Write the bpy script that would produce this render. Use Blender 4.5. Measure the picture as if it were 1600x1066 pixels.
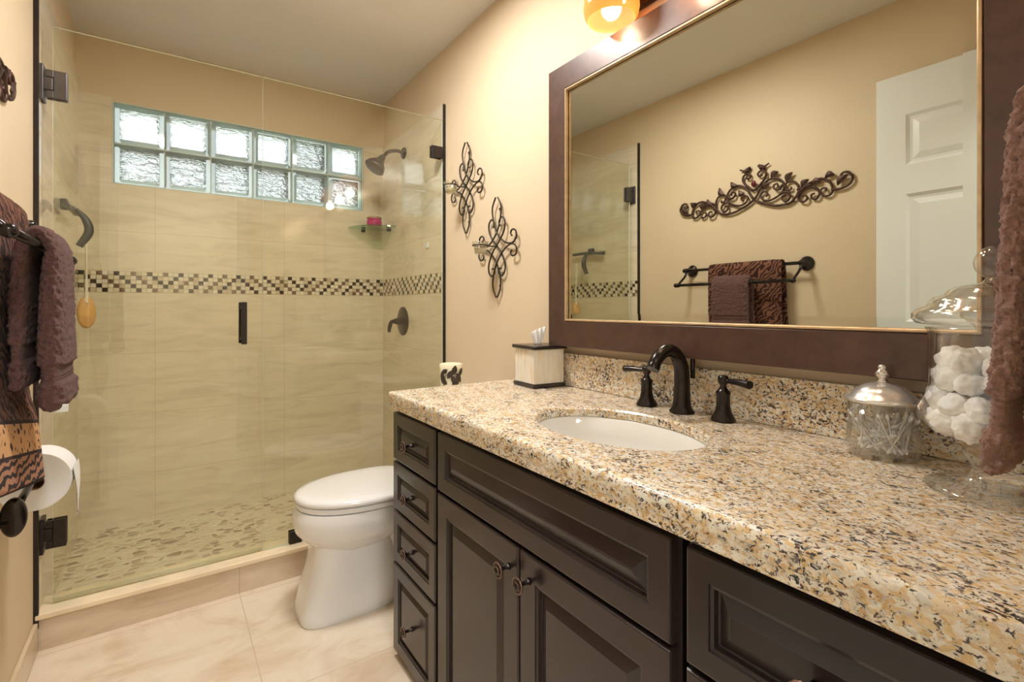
import bpy, bmesh, math, random
from mathutils import Vector, Matrix, noise
random.seed(7)
PI = math.pi
for o in list(bpy.data.objects): bpy.data.objects.remove(o)
scn = bpy.context.scene
COL = scn.collection

# ------------------------------------------------------------ camera, world, lights
cd = bpy.data.cameras.new('camera'); cam = bpy.data.objects.new('camera', cd); COL.objects.link(cam)
cd.sensor_width = 36.0; cd.lens = 773.0/1600*36; cd.shift_y = -52/1600; cd.clip_start = 0.01
cam.location = (0, 0, 1.13); cam.rotation_euler = (PI/2, 0, -math.atan2(539, 773))
scn.camera = cam
scn.view_settings.view_transform = 'Standard'; scn.view_settings.look = 'None'
scn.view_settings.gamma = 1; scn.view_settings.use_curve_mapping = False
scn.view_settings.exposure = 0.22

w = bpy.data.worlds.new('sky'); scn.world = w; w.use_nodes = True
nt = w.node_tree; bg = nt.nodes['Background']
sky = nt.nodes.new('ShaderNodeTexSky'); sky.sky_type = 'HOSEK_WILKIE'; sky.turbidity = 4
sky.sun_direction = (-0.55, 0.5, 0.67)
hsv = nt.nodes.new('ShaderNodeHueSaturation'); hsv.inputs['Saturation'].default_value = 0.35
nt.links.new(sky.outputs[0], hsv.inputs['Color']); nt.links.new(hsv.outputs[0], bg.inputs[0])
bg.inputs[1].default_value = 8

def lamp(name, kind, loc, power, color, size=0.1, size_y=None, rot=(0,0,0)):
    l = bpy.data.lights.new(name, kind); l.energy = power; l.color = color
    if kind == 'AREA':
        l.size = size
        if size_y: l.shape = 'RECTANGLE'; l.size_y = size_y
    elif kind == 'SUN': l.angle = size
    else: l.shadow_soft_size = size
    o = bpy.data.objects.new(name, l); COL.objects.link(o); o.location = loc; o.rotation_euler = rot
    return o
lamp('sun', 'SUN', (-3, 6, 5), 6.0, (1, .97, .92), .02, rot=(math.radians(-42), 0, math.radians(42)))
lamp('ceiling_fill', 'AREA', (.50, 1.60, 2.43), 21, (1, .97, .94), .28, .28)  # unseen fill light, added to brighten the bathroom
lamp('hallway_fill', 'AREA', (.1, -.75, 2.40), 34, (.97, .98, 1), .5, .5)  # unseen fill light, added to brighten the room through the doorway
BULBS = [(1.015, 2.012), (.755, 2.012), (.495, 2.012)]
for (by, bz) in BULBS:
    lamp('vanity_bulb_glow', 'POINT', (1.06, by, bz-.075), 1.0, (1, .80, .56), .03)

# ------------------------------------------------------------ node helpers
def mat(name):
    m = bpy.data.materials.new(name); m.use_nodes = True
    n = m.node_tree; b = n.nodes['Principled BSDF']
    return m, n, b
def N(n, t, **k):
    x = n.nodes.new('ShaderNode'+t)
    for a, v in k.items(): setattr(x, a, v)
    return x
def ramp(n, fac, stops, interp='LINEAR'):
    r = N(n, 'ValToRGB'); r.color_ramp.interpolation = interp
    e = r.color_ramp.elements
    while len(e) > 1: e.remove(e[-1])
    e[0].position = stops[0][0]; c = stops[0][1]; e[0].color = (*c, 1) if len(c) == 3 else c
    for p, c in stops[1:]:
        q = e.new(p); q.color = (*c, 1)
    n.links.new(fac, r.inputs[0]); return r.outputs[0]
def mapping(n, scale=(1,1,1), rot=(0,0,0)):
    t = N(n, 'TexCoord'); g = N(n, 'NewGeometry'); m = N(n, 'Mapping')
    m.inputs['Scale'].default_value = scale; m.inputs['Rotation'].default_value = rot
    n.links.new(t.outputs['Object'], m.inputs[0]); return m.outputs[0]
def noisetex(n, vec, scale, detail=3, rough=.5, dist=0):
    x = N(n, 'TexNoise'); x.inputs['Scale'].default_value = scale; x.inputs['Detail'].default_value = detail
    x.inputs['Roughness'].default_value = rough; x.inputs['Distortion'].default_value = dist
    n.links.new(vec, x.inputs['Vector']); return x.outputs['Fac']
def mixc(n, fac, a, b, mode='MIX'):
    x = N(n, 'Mix', data_type='RGBA', blend_type=mode)
    if hasattr(fac, 'links'): n.links.new(fac, x.inputs[0])
    else: x.inputs[0].default_value = fac
    for i, v in ((6, a), (7, b)):
        if hasattr(v, 'links'): n.links.new(v, x.inputs[i])
        else: x.inputs[i].default_value = (*v, 1)
    return x.outputs[2]
def bump(n, b, h, strength=.3, dist=.002):
    x = N(n, 'Bump'); x.inputs['Strength'].default_value = strength; x.inputs['Distance'].default_value = dist
    n.links.new(h, x.inputs['Height']); n.links.new(x.outputs[0], b.inputs['Normal'])
def plain(name, col, rough=.5, metal=0, var=.05, vs=8, coat=0, bmp=0, bs=200):
    m, n, b = mat(name)
    v = mapping(n); f = noisetex(n, v, vs, 4)
    lo = tuple(max(0, c*(1-var)) for c in col); hi = tuple(min(1, c*(1+var)) for c in col)
    n.links.new(ramp(n, f, [(.3, lo), (.7, hi)]), b.inputs['Base Color'])
    b.inputs['Roughness'].default_value = rough; b.inputs['Metallic'].default_value = metal
    b.inputs['Coat Weight'].default_value = coat; b.inputs['Coat Roughness'].default_value = .08
    if bmp: bump(n, b, noisetex(n, v, bs, 3), bmp, .001)
    return m
def thin_glass(name, tint, power=4, base=.045, rough=0, edge=None):
    m, n, b = mat(name); n.nodes.remove(b); out = n.nodes['Material Output']
    lw = N(n, 'LayerWeight'); lw.inputs[0].default_value = .5
    p = N(n, 'Math', operation='POWER'); n.links.new(lw.outputs['Facing'], p.inputs[0]); p.inputs[1].default_value = power
    s = N(n, 'Math', operation='MULTIPLY_ADD'); n.links.new(p.outputs[0], s.inputs[0]); s.inputs[1].default_value = .9; s.inputs[2].default_value = base
    tr = N(n, 'BsdfTransparent')
    if edge:
        n.links.new(ramp(n, lw.outputs['Facing'], [(.0, tint), (.80, tint), (1, edge)]), tr.inputs[0])
    else: tr.inputs[0].default_value = (*tint, 1)
    gl = N(n, 'BsdfGlossy'); gl.inputs['Roughness'].default_value = rough; gl.inputs[0].default_value = (1, 1, 1, 1)
    mx = N(n, 'MixShader'); n.links.new(s.outputs[0], mx.inputs[0]); n.links.new(tr.outputs[0], mx.inputs[1]); n.links.new(gl.outputs[0], mx.inputs[2])
    n.links.new(mx.outputs[0], out.inputs[0]); return m

# ------------------------------------------------------------ materials
WALL = plain('wall_paint', (.72, .58, .40), .55, 0, .02, 3, bmp=.05, bs=350)
CEIL = plain('ceiling_paint', (.76, .735, .69), .8, 0, .02, 3, bmp=.06, bs=250)
WHITE = plain('white_paint', (.80, .82, .80), .35, 0, .01)
HALLP = plain('hallway_paint', (.75, .66, .48), .6, 0, .02, 3)
DARK = plain('espresso_wood', (.021, .012, .0118), .30, 0, .25, 6, coat=.25)
BRONZE = plain('oil_rubbed_bronze', (.042, .035, .032), .22, .8, .25, 30)
BLACKM = plain('dark_bronze_metal', (.035, .027, .023), .4, .5, .2, 30)
COPPER = plain('rubbed_copper', (.33, .20, .16), .3, .9, .2, 60)
IRON = plain('wrought_iron', (.05, .038, .028), .45, .6, .3, 40)
RUSTIRON = plain('brown_iron', (.075, .035, .025), .5, .5, .35, 30)
PORC = plain('porcelain', (.84, .83, .81), .07, 0, .01, coat=.6)
SINKW = plain('sink_porcelain', (.86, .84, .79), .12, 0, .01, coat=.4)
GOLD = plain('gold_bead', (.62, .45, .27), .35, .5, .15, 40)
CHROME = plain('silver_metal', (.80, .76, .74), .12, 1, .03)
SILVERLID = plain('pearly_silver', (.86, .84, .82), .24, .75, .12, 60)
WAX = plain('ivory_wax', (.85, .78, .55), .5, 0, .03)
COTTON = plain('cotton', (.97, .965, .955), .95, 0, .03, 60, bmp=.5, bs=300)
PAPER = plain('tissue_paper', (.90, .89, .86), .9, 0, .02, 40, bmp=.15, bs=60)
LEAF = plain('painted_leaf', (.05, .035, .02), .5, 0, .3, 50)
PINK = plain('pink_glass', (.55, .04, .20), .12, 0, .3, 40, coat=.6)
WOODL = plain('light_bamboo', (.72, .42, .16), .5, 0, .12, 30)
IVORY = plain('ivory_plastic', (.82, .76, .62), .4, 0, .03)
GREYP = plain('dark_rubber', (.05, .055, .06), .4, 0, .2, 20)
GREYM = plain('pewter_grey_metal', (.13, .12, .12), .35, .7, .15, 20)
GROUT = plain('grout', (.50, .42, .30), .8, 0, .1, 50)
SHOWERGLASS = thin_glass('shower_glass', (.965, .97, .92), 5, .04)
JARGLASS = thin_glass('jar_glass', (.992, .992, .985), 2.8, .065, .01, edge=(.62, .61, .58))
SHELFGLASS = thin_glass('shelf_glass', (.70, .90, .80), 3, .08, .02, edge=(.15, .35, .28))
VOTIVE = thin_glass('votive_glass', (.95, .95, .92), 2.5, .10, .03, edge=(.7, .7, .68))

# brushed frame wood
m, n, b = mat('mirror_frame_wood'); FRAMEW = m
v = mapping(n, (30, 5, 5)); f = noisetex(n, v, 5, 6, .7)
v2 = mapping(n, (8, 160, 160)); f2 = noisetex(n, v2, 2, 3)
c = ramp(n, f, [(.25, (.060, .030, .021)), (.75, (.120, .062, .043))])
n.links.new(c, b.inputs['Base Color']); b.inputs['Roughness'].default_value = .36; b.inputs['Metallic'].default_value = .1
b.inputs['Coat Weight'].default_value = .15; b.inputs['Coat Roughness'].default_value = .3
# mirror
m, n, b = mat('mirror_silver'); MIRROR = m
b.inputs['Base Color'].default_value = (.68, .69, .61, 1); b.inputs['Metallic'].default_value = 1; b.inputs['Roughness'].default_value = 0.0

# granite
m, n, b = mat('granite'); GRANITE = m
v = mapping(n, (1.45, 1.0, 1.3), (0, 0, .25))
nd = N(n, 'TexNoise'); nd.inputs['Scale'].default_value = 38; nd.inputs['Detail'].default_value = 4; n.links.new(v, nd.inputs['Vector'])
vm = N(n, 'VectorMath', operation='MULTIPLY_ADD'); n.links.new(nd.outputs['Color'], vm.inputs[0]); vm.inputs[1].default_value = (.030,)*3; n.links.new(v, vm.inputs[2])
dv = vm.outputs[0]
big = noisetex(n, v, 14, 4, .6)
mid = noisetex(n, dv, 60, 4, .65)
base = ramp(n, mid, [(.30, (.42, .37, .29)), (.42, (.66, .46, .24)), (.50, (.78, .63, .42)), (.55, (.86, .80, .68)), (.72, (.80, .78, .73))])
vor = N(n, 'TexVoronoi'); vor.inputs['Scale'].default_value = 130; n.links.new(dv, vor.inputs['Vector'])
sep = N(n, 'SeparateColor'); n.links.new(vor.outputs['Color'], sep.inputs[0])
cells = ramp(n, sep.outputs[0], [(0, (.64, .39, .16)), (.18, (.88, .84, .75)), (.42, (.78, .56, .27)), (.64, (.88, .84, .74)), (.86, (.60, .58, .54))], 'CONSTANT')
base = mixc(n, .55, base, cells)
# dark flecks
fl = noisetex(n, dv, 135, 4, .62, .4)
thr = N(n, 'Math', operation='MULTIPLY_ADD'); n.links.new(big, thr.inputs[0]); thr.inputs[1].default_value = .45; n.links.new(fl, thr.inputs[2])
dk = ramp(n, thr.outputs[0], [(.780, (0, 0, 0)), (.835, (1, 1, 1))])
dcol = ramp(n, sep.outputs[1], [(0, (.035, .032, .035)), (.55, (.10, .055, .045)), (.8, (.16, .14, .13))], 'CONSTANT')
col = mixc(n, dk, base, dcol)
fl2 = noisetex(n, v, 150, 2, .5)
dk2 = ramp(n, fl2, [(.635, (0, 0, 0)), (.69, (1, 1, 1))])
col = mixc(n, dk2, col, (.09, .065, .055))
n.links.new(col, b.inputs['Base Color']); b.inputs['Roughness'].default_value = .19
b.inputs['Specular IOR Level'].default_value = .45

# floor marble tile
def stone(name, c1, c2, c3, rough, tx, ty, x0, y0, vein=True, ax=(0, 1), spec=.5, streak=(1, 1, 1), jointc=(.45, .36, .25), seed=0, jw=.004):
    m, n, b = mat(name); t = N(n, 'TexCoord')
    mp = N(n, 'Mapping'); mp.inputs['Scale'].default_value = streak; n.links.new(t.outputs['Object'], mp.inputs[0])
    v = mp.outputs[0]
    f = noisetex(n, v, 3.2, 6, .62, .9); f2 = noisetex(n, v, 9, 5, .6, .5)
    c = ramp(n, f, [(.30, c1), (.5, c2), (.72, c3)])
    c = mixc(n, ramp(n, f2, [(.56, (0, 0, 0)), (.75, (.45, .45, .45))]), c, c1)
    sp = N(n, 'SeparateXYZ'); n.links.new(t.outputs['Object'], sp.inputs[0])
    js = []
    for a, s, o in ((ax[0], tx, x0), (ax[1], ty, y0)):
        q = N(n, 'Math', operation='SUBTRACT'); n.links.new(sp.outputs[a], q.inputs[0]); q.inputs[1].default_value = o
        q2 = N(n, 'Math', operation='PINGPONG'); n.links.new(q.outputs[0], q2.inputs[0]); q2.inputs[1].default_value = s/2
        # distance to nearest multiple of s
        q3 = N(n, 'Math', operation='LESS_THAN'); n.links.new(q2.outputs[0], q3.inputs[0]); q3.inputs[1].default_value = jw/2
        js.append(q3.outputs[0])
    mxm = N(n, 'Math', operation='MAXIMUM'); n.links.new(js[0], mxm.inputs[0]); n.links.new(js[1], mxm.inputs[1])
    c = mixc(n, mxm.outputs[0], c, jointc)
    n.links.new(c, b.inputs['Base Color']); b.inputs['Roughness'].default_value = rough
    b.inputs['Specular IOR Level'].default_value = spec
    return m
FLOORM = stone('floor_marble', (.64, .49, .34), (.78, .66, .51), (.84, .75, .62), .10, .61, .61, .235, 1.58, streak=(1, 1.6, 1), jointc=(.62, .48, .34), jw=.003)
CURBM = stone('curb_tile', (.56, .43, .29), (.68, .55, .40), (.75, .62, .47), .18, .61, 9, .235, 0, streak=(1, 1, 3), jointc=(.5, .4, .28), jw=.003)
LEDGE = plain('threshold_stone', (.86, .72, .50), .22, 0, .10, 7)
TILEY = stone('shower_tile_back', (.66, .57, .43), (.77, .68, .53), (.82, .74, .60), .12, .61, .305, -.05, .29, ax=(0, 2), spec=.32, streak=(1.0, 1.0, 5.5), jointc=(.60, .50, .35), jw=.002)
TILEX = stone('shower_tile_side', (.66, .57, .43), (.77, .68, .53), (.82, .74, .60), .05, .61, .305, 2.52, .29, ax=(1, 2), spec=.9, streak=(.7, .7, 4.5), jointc=(.60, .50, .35), jw=.002)
BASEM = stone('baseboard_tile', (.50, .37, .22), (.64, .50, .33), (.72, .58, .42), .2, .61, 9, 1.6, 5, ax=(1, 2), streak=(1, 1, 3))

# pebbles
m, n, b = mat('pebble_floor'); PEBBLE = m
v = mapping(n, (1, 1.5, 1), (0, 0, .3)); vo = N(n, 'TexVoronoi', feature='DISTANCE_TO_EDGE'); vo.inputs['Scale'].default_value = 22; n.links.new(v, vo.inputs['Vector'])
vc = N(n, 'TexVoronoi'); vc.inputs['Scale'].default_value = 22; n.links.new(v, vc.inputs['Vector'])
sp = N(n, 'SeparateColor'); n.links.new(vc.outputs['Color'], sp.inputs[0])
pc = ramp(n, sp.outputs[0], [(0, (.36, .26, .17)), (.16, (.76, .65, .48)), (.45, (.55, .43, .30)), (.6, (.80, .70, .54)), (.9, (.50, .39, .27))], 'CONSTANT')
c = mixc(n, ramp(n, vo.outputs['Distance'], [(.06, (0, 0, 0)), (.11, (1, 1, 1))]), (.80, .70, .52), pc)
n.links.new(c, b.inputs['Base Color']); b.inputs['Roughness'].default_value = .3
bump(n, b, ramp(n, vo.outputs['Distance'], [(.0, (0, 0, 0)), (.3, (1, 1, 1))]), .6, .006)

# glass block: part diffusing, part clear rippled
def blockmat(name, wavy, clear):
    m, n, b = mat(name); n.nodes.remove(b); out = n.nodes['Material Output']
    rf = N(n, 'BsdfRefraction'); rf.inputs['IOR'].default_value = 1.35; rf.inputs['Roughness'].default_value = .02; rf.inputs[0].default_value = (.93, .96, .97, 1)
    tl = N(n, 'BsdfTranslucent'); tl.inputs[0].default_value = (.80, .92, .88, 1)
    gl = N(n, 'BsdfGlossy'); gl.inputs['Roughness'].default_value = .05
    mx = N(n, 'MixShader'); mx.inputs[0].default_value = clear
    n.links.new(tl.outputs[0], mx.inputs[1]); n.links.new(rf.outputs[0], mx.inputs[2])
    m2 = N(n, 'MixShader'); m2.inputs[0].default_value = .05
    n.links.new(mx.outputs[0], m2.inputs[1]); n.links.new(gl.outputs[0], m2.inputs[2]); n.links.new(m2.outputs[0], out.inputs[0])
    if wavy:
        v = mapping(n, (1, 1, 1.9)); h = noisetex(n, v, 26, 3, .6, 1.2)
        bp = N(n, 'Bump'); bp.inputs['Strength'].default_value = 1; bp.inputs['Distance'].default_value = .03
        n.links.new(h, bp.inputs['Height']); n.links.new(bp.outputs[0], rf.inputs['Normal']); n.links.new(bp.outputs[0], gl.inputs['Normal'])
    return m
BLOCKW = blockmat('rippled_block_glass', True, .85)
BLOCKE = blockmat('block_edge_glass', False, .35)

# towels
def terry(name, c1, c2):
    m, n, b = mat(name); v = mapping(n)
    f = noisetex(n, v, 160, 4, .7); f2 = noisetex(n, v, 30, 3)
    c = ramp(n, f, [(.3, c1), (.7, c2)])
    n.links.new(c, b.inputs['Base Color']); b.inputs['Roughness'].default_value = 1
    b.inputs['Sheen Weight'].default_value = .12; b.inputs['Sheen Roughness'].default_value = .5
    b.inputs['Specular IOR Level'].default_value = .1
    bump(n, b, noisetex(n, v, 260, 4, .7), .9, .004); return m
BROWN = terry('brown_terry', (.095, .047, .042), (.185, .100, .088))
BROWN2 = terry('mauve_brown_terry', (.23, .130, .105), (.40, .245, .20))
m, n, b = mat('animal_print_terry'); ANIMAL = m
t = N(n, 'TexCoord'); v = t.outputs['Object']; sx = N(n, 'SeparateXYZ'); n.links.new(v, sx.inputs[0])
mp = N(n, 'Mapping'); mp.inputs['Scale'].default_value = (1, 1, 1.0); n.links.new(v, mp.inputs[0])
wv = N(n, 'TexWave', bands_direction='Z'); wv.inputs['Scale'].default_value = 15; wv.inputs['Distortion'].default_value = 7; wv.inputs['Detail'].default_value = 2; wv.inputs['Detail Scale'].default_value = 1.4; n.links.new(mp.outputs[0], wv.inputs['Vector'])
zebra = ramp(n, wv.outputs['Fac'], [(.40, (.03, .018, .018)), (.52, (.42, .20, .115))])
sw = N(n, 'TexWave', bands_direction='DIAGONAL'); sw.inputs['Scale'].default_value = 19; sw.inputs['Distortion'].default_value = 14; sw.inputs['Detail'].default_value = 2; n.links.new(v, sw.inputs['Vector'])
swirl = ramp(n, sw.outputs['Fac'], [(.35, (.045, .02, .016)), (.6, (.21, .095, .06))])
vo = N(n, 'TexVoronoi', feature='DISTANCE_TO_EDGE'); vo.inputs['Scale'].default_value = 48; n.links.new(v, vo.inputs['Vector'])
leo = ramp(n, vo.outputs['Distance'], [(.20, (.62, .34, .15)), (.27, (.04, .02, .015))])
def gt(n, s, val):
    x = N(n, 'Math', operation='GREATER_THAN'); n.links.new(s, x.inputs[0]); x.inputs[1].default_value = val; return x.outputs[0]
zz = N(n, 'Math', operation='MULTIPLY_ADD'); n.links.new(sx.outputs[1], zz.inputs[0]); zz.inputs[1].default_value = .18; n.links.new(sx.outputs[2], zz.inputs[2])
zq = N(n, 'Math', operation='SUBTRACT'); n.links.new(zz.outputs[0], zq.inputs[0]); zq.inputs[1].default_value = .038
c = mixc(n, gt(n, zq.outputs[0], .012), (.03, .015, .018), zebra)
c = mixc(n, gt(n, zq.outputs[0], .072), c, (.035, .018, .015))
c = mixc(n, gt(n, zq.outputs[0], .079), c, leo)
c = mixc(n, gt(n, zq.outputs[0], .142), c, (.035, .018, .015))
c = mixc(n, gt(n, zq.outputs[0], .150), c, swirl)
n.links.new(c, b.inputs['Base Color']); b.inputs['Roughness'].default_value = 1; b.inputs['Sheen Weight'].default_value = .05; b.inputs['Specular IOR Level'].default_value = .1
bump(n, b, noisetex(n, v, 260, 3, .7), .6, .003)

# mother of pearl
m, n, b = mat('mother_of_pearl'); PEARL = m
v = mapping(n, (55, 55, 9)); f = noisetex(n, v, 1.2, 3, .5)
c = ramp(n, f, [(.3, (.82, .62, .42)), (.45, (.80, .74, .60)), (.6, (.86, .80, .70)), (.75, (.80, .68, .62))])
n.links.new(c, b.inputs['Base Color']); b.inputs['Roughness'].default_value = .22; b.inputs['Coat Weight'].default_value = .4
# amber shade + bulb
m, n, b = mat('amber_shade'); AMBER = m; n.nodes.remove(b); out = n.nodes['Material Output']
tl = N(n, 'BsdfTranslucent'); tl.inputs[0].default_value = (.88, .50, .19, 1)
df = N(n, 'BsdfDiffuse'); df.inputs[0].default_value = (.85, .55, .27, 1)
gl = N(n, 'BsdfGlossy'); gl.inputs['Roughness'].default_value = .1
a1 = N(n, 'MixShader'); a1.inputs[0].default_value = .35; n.links.new(tl.outputs[0], a1.inputs[1]); n.links.new(df.outputs[0], a1.inputs[2])
a2 = N(n, 'MixShader'); a2.inputs[0].default_value = .06; n.links.new(a1.outputs[0], a2.inputs[1]); n.links.new(gl.outputs[0], a2.inputs[2]); n.links.new(a2.outputs[0], out.inputs[0])
def emis(name, col, s):
    m, n, b = mat(name); b.inputs['Base Color'].default_value = (*col, 1)
    b.inputs['Emission Color'].default_value = (*col, 1); b.inputs['Emission Strength'].default_value = s; return m
BULB = emis('bulb_glow', (1, .88, .68), 6)
HEDGE = plain('hedge_green', (.10, .14, .08), .8, 0, .6, 3)
PAVE = plain('pale_paving', (.62, .60, .56), .8, 0, .1, 3)

# ------------------------------------------------------------ geometry helpers
def B(): return bmesh.new()
def box(bm, x0, x1, y0, y1, z0, z1, bev=0, seg=2, M=None):
    r = bmesh.ops.create_cube(bm, size=1)
    T = Matrix.Translation(((x0+x1)/2, (y0+y1)/2, (z0+z1)/2)) @ Matrix.Diagonal((abs(x1-x0), abs(y1-y0), abs(z1-z0), 1))
    bmesh.ops.transform(bm, matrix=T, verts=r['verts'])
    vs = r['verts']
    if bev:
        es = list({e for q in vs for e in q.link_edges})
        g = bmesh.ops.bevel(bm, geom=es, offset=bev, segments=seg, affect='EDGES', profile=.5)
        vs = list({q for q in g['verts']} | {q for q in vs if q.is_valid})
    if M: bmesh.ops.transform(bm, matrix=M, verts=[q for q in vs if q.is_valid])
    return bm
def axis_M(p, d):
    d = Vector(d).normalized(); q = Vector((0, 0, 1)).rotation_difference(d)
    return Matrix.Translation(p) @ q.to_matrix().to_4x4()
def lathe(bm, prof, p=(0, 0, 0), d=(0, 0, 1), seg=32, mi=0, sc=(1, 1)):
    M = axis_M(p, d); rings = []
    for r, z in prof:
        if r < 1e-6: rings.append([bm.verts.new(M @ Vector((0, 0, z)))])
        else: rings.append([bm.verts.new(M @ Vector((r*sc[0]*math.cos(2*PI*i/seg), r*sc[1]*math.sin(2*PI*i/seg), z))) for i in range(seg)])
    for a, b_ in zip(rings, rings[1:]):
        for i in range(seg):
            j = (i+1) % seg
            if len(a) == 1 and len(b_) == 1: continue
            if len(a) == 1: f = bm.faces.new((a[0], b_[j], b_[i]))
            elif len(b_) == 1: f = bm.faces.new((a[i], a[j], b_[0]))
            else: f = bm.faces.new((a[i], a[j], b_[j], b_[i]))
            f.material_index = mi; f.smooth = True
    return bm
def catmull(pts, k=8, closed=False):
    P = [Vector(p) for p in pts]; out = []; nn = len(P)
    for i in range(nn if closed else nn-1):
        p0 = P[(i-1) % nn] if closed or i > 0 else P[0]*2-P[1]
        p1 = P[i]; p2 = P[(i+1) % nn]
        p3 = P[(i+2) % nn] if closed or i+2 < nn else P[-1]*2-P[-2]
        for j in range(k):
            t = j/k
            out.append(.5*((2*p1)+(-p0+p2)*t+(2*p0-5*p1+4*p2-p3)*t*t+(-p0+3*p1-3*p2+p3)*t**3))
    if not closed: out.append(P[-1])
    return out
def tube(bm, pts, r, seg=10, smooth=8, closed=False, flat=None, mi=0):
    P = catmull(pts, smooth, closed) if smooth else [Vector(p) for p in pts]
    n_ = len(P); R = r if callable(r) else (lambda t: r)
    T = []
    for i in range(n_):
        a = P[i-1] if (i > 0 or closed) else P[0]; c_ = P[(i+1) % n_] if (i < n_-1 or closed) else P[-1]
        T.append((c_-a).normalized())
    up = Vector((0, 0, 1)) if abs(T[0].z) < .9 else Vector((1, 0, 0))
    nrm = (up - T[0]*up.dot(T[0])).normalized(); rings = []
    for i in range(n_):
        nrm = (nrm - T[i]*nrm.dot(T[i])).normalized(); bn = T[i].cross(nrm)
        rr = R(i/(n_-1)); f1, f2 = flat if flat else (1, 1)
        rings.append([bm.verts.new(P[i]+(nrm*math.cos(2*PI*k/seg)*f1+bn*math.sin(2*PI*k/seg)*f2)*rr) for k in range(seg)])
    for i in range(n_ if closed else n_-1):
        a, b_ = rings[i], rings[(i+1) % n_]
        for k in range(seg):
            f = bm.faces.new((a[k], a[(k+1) % seg], b_[(k+1) % seg], b_[k])); f.smooth = True; f.material_index = mi
    if not closed:
        for rg, rev in ((rings[0], True), (rings[-1], False)):
            f = bm.faces.new(rg[::-1] if rev else rg); f.material_index = mi
    return bm
def ball(bm, p, r, sc=(1, 1, 1), seg=16):
    g = bmesh.ops.create_uvsphere(bm, u_segments=seg, v_segments=seg//2+2, radius=r)
    bmesh.ops.transform(bm, matrix=Matrix.Translation(p) @ Matrix.Diagonal((*sc, 1)), verts=g['verts'])
    for v in g['verts']:
        for f in v.link_faces: f.smooth = True
    return bm
def link(name, bm, mats, parent=None, org=None, local=False, smooth=None, weld=False):
    if not local:
        o_ = Vector(parent['_w']) if parent is not None else Vector(org or (0, 0, 0))
        for v in bm.verts: v.co -= o_
    bmesh.ops.recalc_face_normals(bm, faces=bm.faces)
    me = bpy.data.meshes.new(name); bm.to_mesh(me); bm.free()
    for q in (mats if isinstance(mats, (list, tuple)) else [mats]): me.materials.append(q)
    o = bpy.data.objects.new(name, me); COL.objects.link(o)
    if parent is not None: o.parent = parent; o['_w'] = parent['_w']
    else: o.location = org or (0, 0, 0); o['_w'] = tuple(org or (0, 0, 0))
    if smooth:
        for p in me.polygons: p.use_smooth = True
        if hasattr(me, 'set_sharp_from_angle'): me.set_sharp_from_angle(angle=math.radians(smooth))
    return o
def tag(o, label, cat, group=None, kind=None):
    if label: o['label'] = label
    if cat: o['category'] = cat
    if group: o['group'] = group
    if kind: o['kind'] = kind
    return o
def thing(name, loc, label, cat, group=None):
    o = bpy.data.objects.new(name, None); COL.objects.link(o); o.location = loc; o['_w'] = tuple(loc)
    o.empty_display_size = .05
    return tag(o, label, cat, group)
def struct(name, bm, m, parent=None, org=None, smooth=None):
    o = link(name, bm, m, parent, org, smooth=smooth)
    if parent is None: o['kind'] = 'structure'
    return o
def copy_tree(o, parent=None):
    c = o.copy(); COL.objects.link(c)
    if parent: c.parent = parent
    for ch in list(o.children): copy_tree(ch, c)
    return c

XR, XL, YB, ZC, YN = 1.163, -.358, 3.13, 2.455, .054
YG = 2.27      # shower glass plane
TZ = 2.165     # top of shower tile
# ============================================================ SETTING
bm = B(); box(bm, XL-.1, XR+.1, -.05, 2.30, -.06, 0); struct('floor', bm, FLOORM)
bm = B(); box(bm, -1.4, 1.9, -1.5, -.05, -.06, 0); struct('floor_hallway', bm, FLOORM)
bm = B(); box(bm, XL-.1, XR+.1, -.05, YB+.2, ZC, ZC+.08); struct('ceiling', bm, CEIL)
bm = B(); box(bm, -1.4, 1.9, -1.5, -.05, ZC, ZC+.08); struct('ceiling_hallway', bm, CEIL)
bm = B(); box(bm, XR, XR+.1, -.05, YB+.2, -.06, ZC+.08); struct('wall_right', bm, WALL)
bm = B(); box(bm, XL-.1, XL, -.05, YB+.2, -.06, ZC+.08); struct('wall_left', bm, WALL)
# near wall with doorway
bm = B(); box(bm, .47, XR+.1, -.05, YN, -.0, ZC); box(bm, XL-.1, .47, -.05, YN, 2.10, ZC); struct('wall_near', bm, WALL)
bm = B()
box(bm, .455, .47, -.06, YN+.0, 0, 2.10); box(bm, XL, XL+.012, -.06, YN, 0, 2.10); box(bm, XL, .47, -.06, YN, 2.085, 2.10)
box(bm, .46, .525, YN, YN+.012, 0, 2.16, .003); box(bm, XL+.02, .525, YN, YN+.012, 2.09, 2.16, .003)
struct('trim_doorway', bm, WHITE)
bm = B(); box(bm, -1.4, 1.9, -1.6, -1.5, -.06, ZC+.08); struct('wall_hallway_far', bm, HALLP)
bm = B(); box(bm, -1.5, -1.4, -1.6, .0, -.06, ZC+.08); struct('wall_hallway_left', bm, HALLP)
bm = B(); box(bm, 1.9, 2.0, -1.6, .0, -.06, ZC+.08); struct('wall_hallway_right', bm, HALLP)
bm = B(); box(bm, -1.5, XL-.1, -.05, .05, -.06, ZC+.08); box(bm, XR+.1, 2.0, -.05, .05, -.06, ZC+.08); struct('wall_hallway_near', bm, HALLP)
# back wall with window opening  x -.215..1.024, z 1.745..2.155
WX0, WX1, WZ0, WZ1 = -.222, 1.024, 1.742, 2.152
bm = B()
box(bm, XL-.1, WX0, YB, YB+.14, -.06, ZC+.08); box(bm, WX1, XR+.1, YB, YB+.14, -.06, ZC+.08)
box(bm, WX0, WX1, YB, YB+.14, -.06, WZ0); box(bm, WX0, WX1, YB, YB+.14, WZ1, ZC+.08)
struct('wall_back', bm, WALL)
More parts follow.
